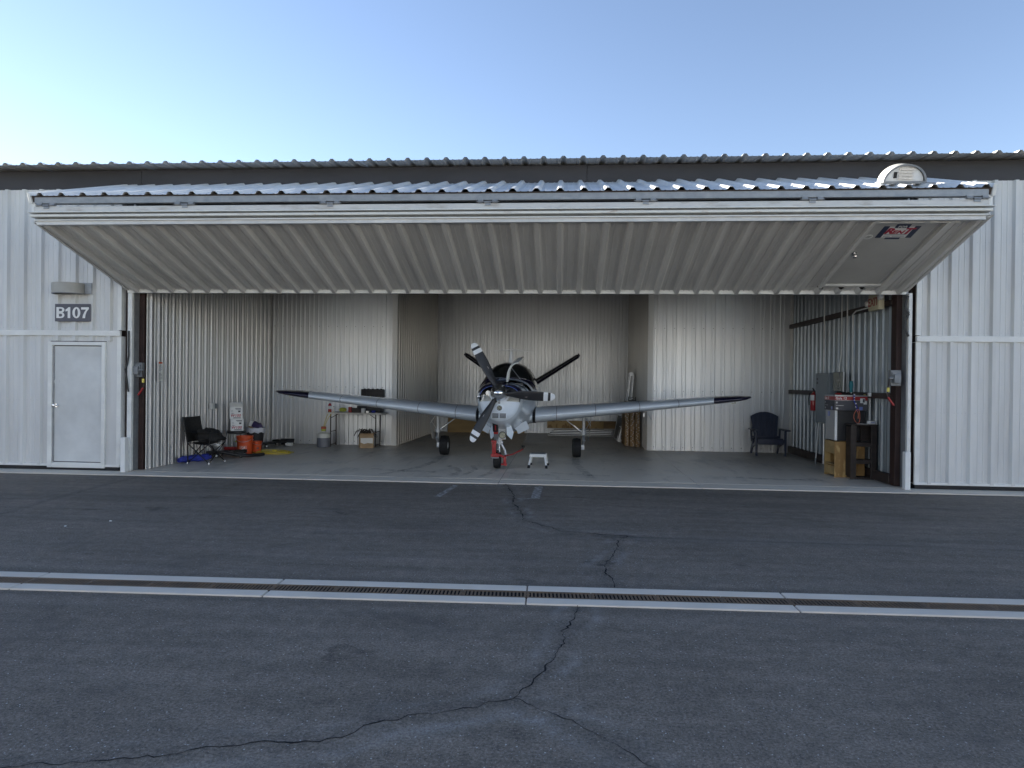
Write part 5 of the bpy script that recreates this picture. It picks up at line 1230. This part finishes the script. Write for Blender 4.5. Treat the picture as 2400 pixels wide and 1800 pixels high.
# leaning framed panel
t = thing('framed_panel', 'grey framed panel leaning at the foot of the lumber stack', 'panel', (1.66, 20.0, FZ), 4)
Mp = Matrix.Rotation(R(10), 4, 'Y'); mb = MB(); mb.box(-.012, .012, -.55, .55, .03, .72, 0, Mp); mb.build('screen', M_['engine'], t)
mb = MB(); mb.box(-.02, .02, -.60, -.55, 0, .76, .004, Mp); mb.box(-.02, .02, .55, .60, 0, .76, .004, Mp); mb.box(-.02, .02, -.55, .55, 0, .04, .004, Mp); mb.box(-.02, .02, -.55, .55, .72, .76, .004, Mp); mb.build('frame', M_['alu'], t)

# ================================================================== right side
t = thing('adirondack_chair', 'dark navy plastic armchair with fan-shaped slat back by the right wall', 'chair', (4.99, 16.62, FZ), -3)
npl = M_['navy_plastic']
for k in range(7):
    x = (k-3)*.076; xt = (k-3)*.094; arc = lambda q: .70-1.05*q*q
    mb = MB(); pr = [(x-.036, .0), (x+.036, .0), (xt+.0455, arc(xt+.0455)), (xt, arc(xt)), (xt-.0455, arc(xt-.0455))]
    mb.prism(pr, .022, Matrix.Translation((0, .22, .34)) @ Matrix.Rotation(R(90-14), 4, 'X')); mb.build('back_slat', npl, t)
for k in range(5):
    y = -.30+.115*k; mb = MB(); mb.box(-.29, .29, y, y+.105, .395-.03*k-.02, .415-.03*k-.0, .006); mb.build('seat_slat', npl, t)
mb = MB(); mb.box(-.29, .29, -.315, -.29, .27, .40, .01); mb.build('seat_apron', npl, t)
mb = MB(); mb.box(-.34, .34, .20, .235, .36, .44, .01); mb.box(-.30, .30, .29, .32, .62, .70, .01); mb.build('back_rail', npl, t)
for sx in (-1, 1):
    mb = MB(); mb.prism([(sx*.29, -.40), (sx*.42, -.40), (sx*.44, -.34), (sx*.40, .25), (sx*.32, .25)], .028, Matrix.Translation((0, 0, .595))); mb.build('armrest', npl, t)
    mb = MB(); mb.bar((sx*.335, -.29, .60), (sx*.325, -.31, 0), .04, .085, .008); mb.build('leg', npl, t)
    mb = MB(); mb.bar((sx*.30, .12, .36), (sx*.31, .34, 0), .04, .085, .008); mb.build('leg', npl, t)
    mb = MB(); mb.bar((sx*.30, -.30, .35), (sx*.30, .28, .16), .03, .08, .006); mb.bar((sx*.34, .22, .60), (sx*.32, .20, .30), .035, .05, .006); mb.build('side_rail', npl, t)
# fire extinguisher
t = thing('fire_extinguisher', 'red fire extinguisher hung on the right wall girt', 'extinguisher', (5.54, 15.2, FZ))
mb = MB(); mb.lathe([(.001, 1.13), (.066, 1.135), (.07, 1.15), (.07, 1.46), (.055, 1.50), (.025, 1.52), (.025, 1.55), (.001, 1.55)], 20); mb.build('cylinder', M_['extinguisher'], t)
mb = MB(); mb.lathe([(.071, 1.36), (.071, 1.48)], 10, None, R(120), R(260)); mb.build('label_plate', M_['white'], t)
mb = MB(); mb.cyl((0, 0, 1.54), (0, 0, 1.58), .018, n=10); mb.bar((0, -.02, 1.58), (-.06, -.10, 1.63), .022, .012); mb.bar((0, -.02, 1.57), (-.05, -.12, 1.585), .02, .01); mb.build('valve_handle', M_['black'], t)
mb = MB(); mb.tube([(0, .01, 1.56), (-.05, .09, 1.52), (-.075, .10, 1.40), (-.07, .08, 1.25)], .011, 8); mb.build('hose', M_['black'], t)
# electrical panel
t = thing('electrical_panel', 'tall grey electrical panel on the right wall', 'electrical panel', (5.60, 14.52, FZ))
mb = MB(); mb.box(-.14, .10, -.36, .36, .90, 1.95, .006); mb.build('cabinet', M_['panel_grey'], t); mb = MB(); mb.box(-.152, -.1405, -.31, .31, .95, 1.90, .003); d_ = mb.build('cover_door', M_['panel_grey'], t)
mb = MB(); mb.box(-.156, -.1525, .20, .26, 1.80, 1.85); mb.box(-.156, -.1525, .19, .27, 1.72, 1.77); mb.build('label_plate', M_['ink'], d_)
mb = MB(); mb.cyl((-.02, -.30, .40), (-.02, -.30, .9), .02, n=8); mb.build('conduit_stub', M_['alu'], t); mb = MB(); mb.cyl((-.02, .2, .02), (-.02, .2, .9), .02, n=8); mb.build('conduit_stub', M_['alu'], t)
for lab, pts in (('straight conduit rising from the electrical panel', [(5.60, 14.82, 1.95), (5.60, 14.82, 5.2)]), ('kinked white conduit dropping behind the printed carton', [(5.60, 13.92, 5.2), (5.60, 13.92, 2.35), (5.59, 13.98, 2.1), (5.59, 14.0, 1.62)]),
                 ('straight white conduit left of the teal-gripped tool', [(5.60, 13.66, 5.2), (5.60, 13.66, 1.58)]), ('conduit bending off the upper girt above the teal-gripped tool', [(5.58, 12.62, 3.14), (5.57, 13.20, 3.13), (5.58, 13.36, 3.08), (5.59, 13.38, 2.98), (5.59, 13.37, 1.80)])):
    mb = MB(); mb.tube(pts, .013, 8); tag(mb.build('conduit', M_['white_dirty']), lab, 'conduit', 'conduits on the right wall')
mb = MB(); mb.box(5.50, 5.515, 13.58, 14.06, 1.60, 1.98, .003); o = mb.build('mirror_panel', M_['mirror_green']); tag(o, 'dark greenish glass panel with a pale edge leaning on the girt', 'panel'); mb = MB(); mb.box(5.497, 5.518, 13.555, 13.58, 1.585, 1.985, .003); mb.build('edge_strip', M_['white'], o)
# white pole
mb = MB(); mb.cyl((5.50, 14.93, .10), (5.545, 14.86, 1.22), .014, n=10); o = mb.build('pole', M_['white']); tag(o, 'thin white pole with dark tip standing by the electrical panel', 'pole'); mb = MB(); mb.cyl((5.497, 14.935, .02), (5.50, 14.93, .14), .018, n=10); mb.build('tip', M_['panel_grey'], o)
# plywood cabinet, fridge, printed carton
t = thing('plywood_cabinet', 'raw plywood open cabinet under the small fridge', 'cabinet', (5.33, 13.03, FZ))
mb = MB(); mb.box(-.28, .26, -.24, -.22, 0, .66, .003); mb.build('side_panel', M_['plywood'], t); mb = MB(); mb.box(-.28, .26, .22, .24, 0, .66, .003); mb.build('side_panel', M_['plywood'], t)
mb = MB(); mb.box(.24, .26, -.22, .22, 0, .66); mb.build('back_panel', M_['plywood'], t)
for z in (.04, .22, .43, .64): mb = MB(); mb.box(-.275, .24, -.22, .22, z, z+.018, .002); mb.build('shelf', M_['plywood_flat'], t)
mb = MB(); mb.box(-.278, -.262, -.22, .22, .06, .20); mb.box(-.278, -.262, -.22, .22, .45, .64); mb.build('front_board', M_['plywood_flat'], t)
t = thing('mini_fridge', 'small grey-fronted black fridge on the plywood cabinet', 'fridge', (5.33, 13.03, FZ+.66))
mb = MB(); mb.box(-.22, .26, -.22, .22, .015, .575, .006); mb.build('body', M_['plastic_black'], t); mb = MB(); mb.box(-.275, -.225, -.21, .22, .02, .575, .006); dd = mb.build('door', M_['fridge'], t)
mb = MB(); mb.box(-.272, -.23, -.2165, -.2105, .02, .575, .002); mb.build('door_edge', M_['white'], dd); mb = MB(); mb.box(-.279, -.2752, .02, .11, .46, .55); mb.build('sticker', M_['stripe_blue'], dd)
for y in (-.17, .17): mb = MB(); mb.cyl((-.2, y, 0), (-.2, y, .02), .018, n=8); mb.cyl((.2, y, 0), (.2, y, .02), .018, n=8); mb.build('foot', M_['black'], t)
t = thing('printed_carton', 'wide black and red printed carton on top of the fridge', 'carton', (5.315, 12.985, FZ+1.237))
bx = (-.295, .295, -.235, .235, .0, .285)
mb = MB(); mb.box(*bx, .003); mb.build('box', M_['ink'], t)
for Mf, w_ in ((frame((0, -.2355, 0), (1, 0, 0), (0, 0, 1)), .58), (frame((-.2955, 0, 0), (0, -1, 0), (0, 0, 1)), .46)):
    h_ = w_/2
    mb = MB(); mb.box(-h_, h_, .19, .255, 0, .0006, 0, Mf); mb.build('red_band', M_['red'], t)
    mb = MB(); mb.box(-h_, h_, .182, .189, 0, .0006, 0, Mf); mb.box(-h_, h_, .256, .284, 0, .0006, 0, Mf); mb.box(-h_+.02, -h_+.16, .086, .094, 0, .0006, 0, Mf); mb.box(-h_+.02, -h_+.06, .02, .055, 0, .0006, 0, Mf)
    mb.box(-h_+.02, -h_+.05, .13, .16, 0, .0006, 0, Mf)
    mb.build('print', M_['fridge'], t)
    text('lettering', 'Gala 12', .062, Mf @ Lt(-h_+.015, .222, .0008), M_['white'], t, .015, 1, 0, .0004, 'LEFT')
    mb = MB(); mb.box(h_-.145, h_-.085, .01, .07, 0, .0006, 0, Mf); mb.build('energy_label', M_['stripe_blue'], t)
Mf = frame((0, -.2355, 0), (1, 0, 0), (0, 0, 1))
mb = MB(); mb.box(.16, .245, .14, .225, .0008, .0014, 0, Mf); mb.box(.22, .28, .115, .175, .0006, .0008, 0, Mf); mb.build('sticker', M_['white_dirty'], t)
mb = MB(); mb.box(.205, .24, .15, .215, .0014, .0018, 0, Mf); mb.build('barcode', M_['ink'], t)
mb = MB(); mb.box(-.285, .10, .004, .27, .0012, .003, 0, Mf); 
t2 = thing('work_glove', 'red and black glove lying on the printed carton', 'glove', (5.22, 12.93, FZ+1.523)); mb = MB(); mb.ell((-.06, 0, .018), (.07, .05, .018), 12, 6); mb.build('cuff', M_['red'], t2); mb = MB(); mb.ell((.05, 0, .02), (.09, .06, .02), 12, 6); [mb.tube([(.11, -.04+.026*k, .018), (.17+.01*(k % 2), -.05+.03*k, .014)], .012, 6) for k in range(4)]; mb.build('palm', M_['black'], t2)
t2 = thing('sunglasses', 'black sunglasses case lying on the front edge of the fridge', 'case', (5.06, 12.84, FZ+1.24)); 
bpy.data.objects.remove(t2)
# bookshelf
t = thing('bookshelf', 'dark brown open wooden shelf standing in front of the fridge', 'shelf', (5.465, 12.665, FZ))
for x0, x1 in ((-.225, -.13), (.125, .225)):
    mb = MB(); mb.box(x0, x1, -.115, -.093, 0, .975, .003); mb.build('front_post', M_['espresso'], t)
for x0, x1 in ((-.225, -.205), (.205, .225)):
    mb = MB(); mb.box(x0, x1, -.093, .11, .05, .95, .003); mb.build('side_panel', M_['espresso'], t)
for z in (.02, .335, .65): mb = MB(); mb.box(-.205, .205, -.09, .11, z, z+.02, .002); s_ = mb.build('shelf', M_['espresso'], t); mb = MB(); mb.box(-.13, .125, -.104, -.093, z-.055 if z > .1 else 0, z+.012, .002); mb.build('front_rail', M_['espresso'], s_)
mb = MB(); mb.box(-.235, .235, -.125, .12, .975, 1.0, .004); mb.build('top', M_['espresso'], t)
mb = MB(); mb.box(.03, .205, .095, .11, .68, .96); mb.build('back_board', M_['espresso'], t)
o = MB().box(-.055, .055, -.04, .04, 0, .06, .004).build('small_carton', M_['white']); o.location = (5.62, 12.63, FZ+1.0); o.rotation_euler = (0, 0, R(18)); tag(o, 'small white carton on the right end of the dark shelf top', 'carton'); mb = MB(); mb.box(-.04, .04, -.0415, -.0405, .02, .035); mb.build('print', M_['stripe_blue'], o)
o = MB().box(-.085, .085, -.055, .055, 0, .004).build('paper', M_['white_dirty']); o.location = (5.46, 12.62, FZ+1.0005); o.rotation_euler = (0, 0, R(-14)); tag(o, 'loose paper sheet lying on the dark shelf top', 'paper')
mb = MB(); pts = []
for i in range(25):
    a = 2*math.pi*i/24; pts.append((5.345+.058*math.sin(a)+.01*math.cos(2*a), 12.575-.002*i, 1.165+FZ+.125*math.cos(a)-.02))
mb.tube(pts, .0055, 6); mb.tube([(5.35, 12.56, 1.26), (5.365, 12.56, 1.20), (5.36, 12.555, 1.12)], .007, 6); tag(mb.build('orange_cord', M_['cord_orange']), 'looped orange cord hanging down the front of the fridge', 'cord')
mb = MB(); mb.tube([(5.36, 12.73, 1.56), (5.355, 12.725, 1.44), (5.36, 12.62, 1.34), (5.355, 12.57, 1.25)], .011, 8); o = mb.build('blue_rope', M_['blue_cloth']); tag(o, 'blue and white rope hanging in front of the printed carton', 'rope')
mb = MB()
for z in (1.54, 1.49, 1.44, 1.38, 1.32): mb.cyl((5.357, 12.712 if z > 1.4 else 12.64, z), (5.357, 12.715 if z > 1.4 else 12.65, z+.014), .0125, n=8)
mb.build('white_fleck', M_['white'], o)
t = thing('hanging_tool', 'tool with teal grip hanging at the end of a conduit', 'tool', (5.55, 13.32, 1.58)); mb = MB(); mb.lathe([(.001, 0), (.024, .0), (.03, .03), (.026, .07), (.034, .11), (.036, .16), (.030, .22), (.001, .225)], 14); mb.build('grip', M_['teal'], t); mb = MB(); mb.cyl((0, 0, -.06), (0, 0, .0), .008, n=8); mb.build('shank', M_['alu'], t)
o = MB().box(-.02, .02, -.035, .035, -.035, .035, .005).build('switch_box', M_['white']); o.location = (5.60, 12.66, 1.555); tag(o, 'small white switch box on the right wall girt', 'switch')
t = thing('air_fitting', 'brass air fitting with red tail hanging from the girt', 'fitting', (5.585, 12.82, 1.50)); mb = MB(); mb.cyl((0, 0, .0), (0, 0, .05), .016, n=10); mb.cyl((0, -.03, .045), (0, .03, .045), .009, n=8); mb.build('coupler', M_['yellow'], t); mb = MB(); mb.cyl((0, 0, -.14), (0, 0, 0), .008, .011, n=8); mb.build('tail', M_['cord_orange'], t)
# exit sign
t = thing('exit_sign', 'cream exit sign with red letters and two lamp heads on the upper girt', 'exit sign', (5.56, 12.36, 3.20))
mk('cream', (.60, .55, .38), .5); mb = MB(); mb.box(-.05, .05, -.20, .20, -.145, .145, .01); mb.build('housing', M_['cream'], t)
text('lettering', 'EXIT', .20, frame((-.0515, .01, -.005), (0, -1, 0), (0, 0, 1)), M_['red'], t, .02, .92)
for y in (-.24, .24):
    mb = MB(); mb.lathe([(.001, .05), (.05, .045), (.055, .02), (.04, -.03), (.001, -.04)], 16, Matrix.Translation((-.03, y, .06 if y < 0 else -.01)) @ Matrix.Rotation(R(-90), 4, 'Y')); mb.build('lamp_head', M_['white_dirty'], t)
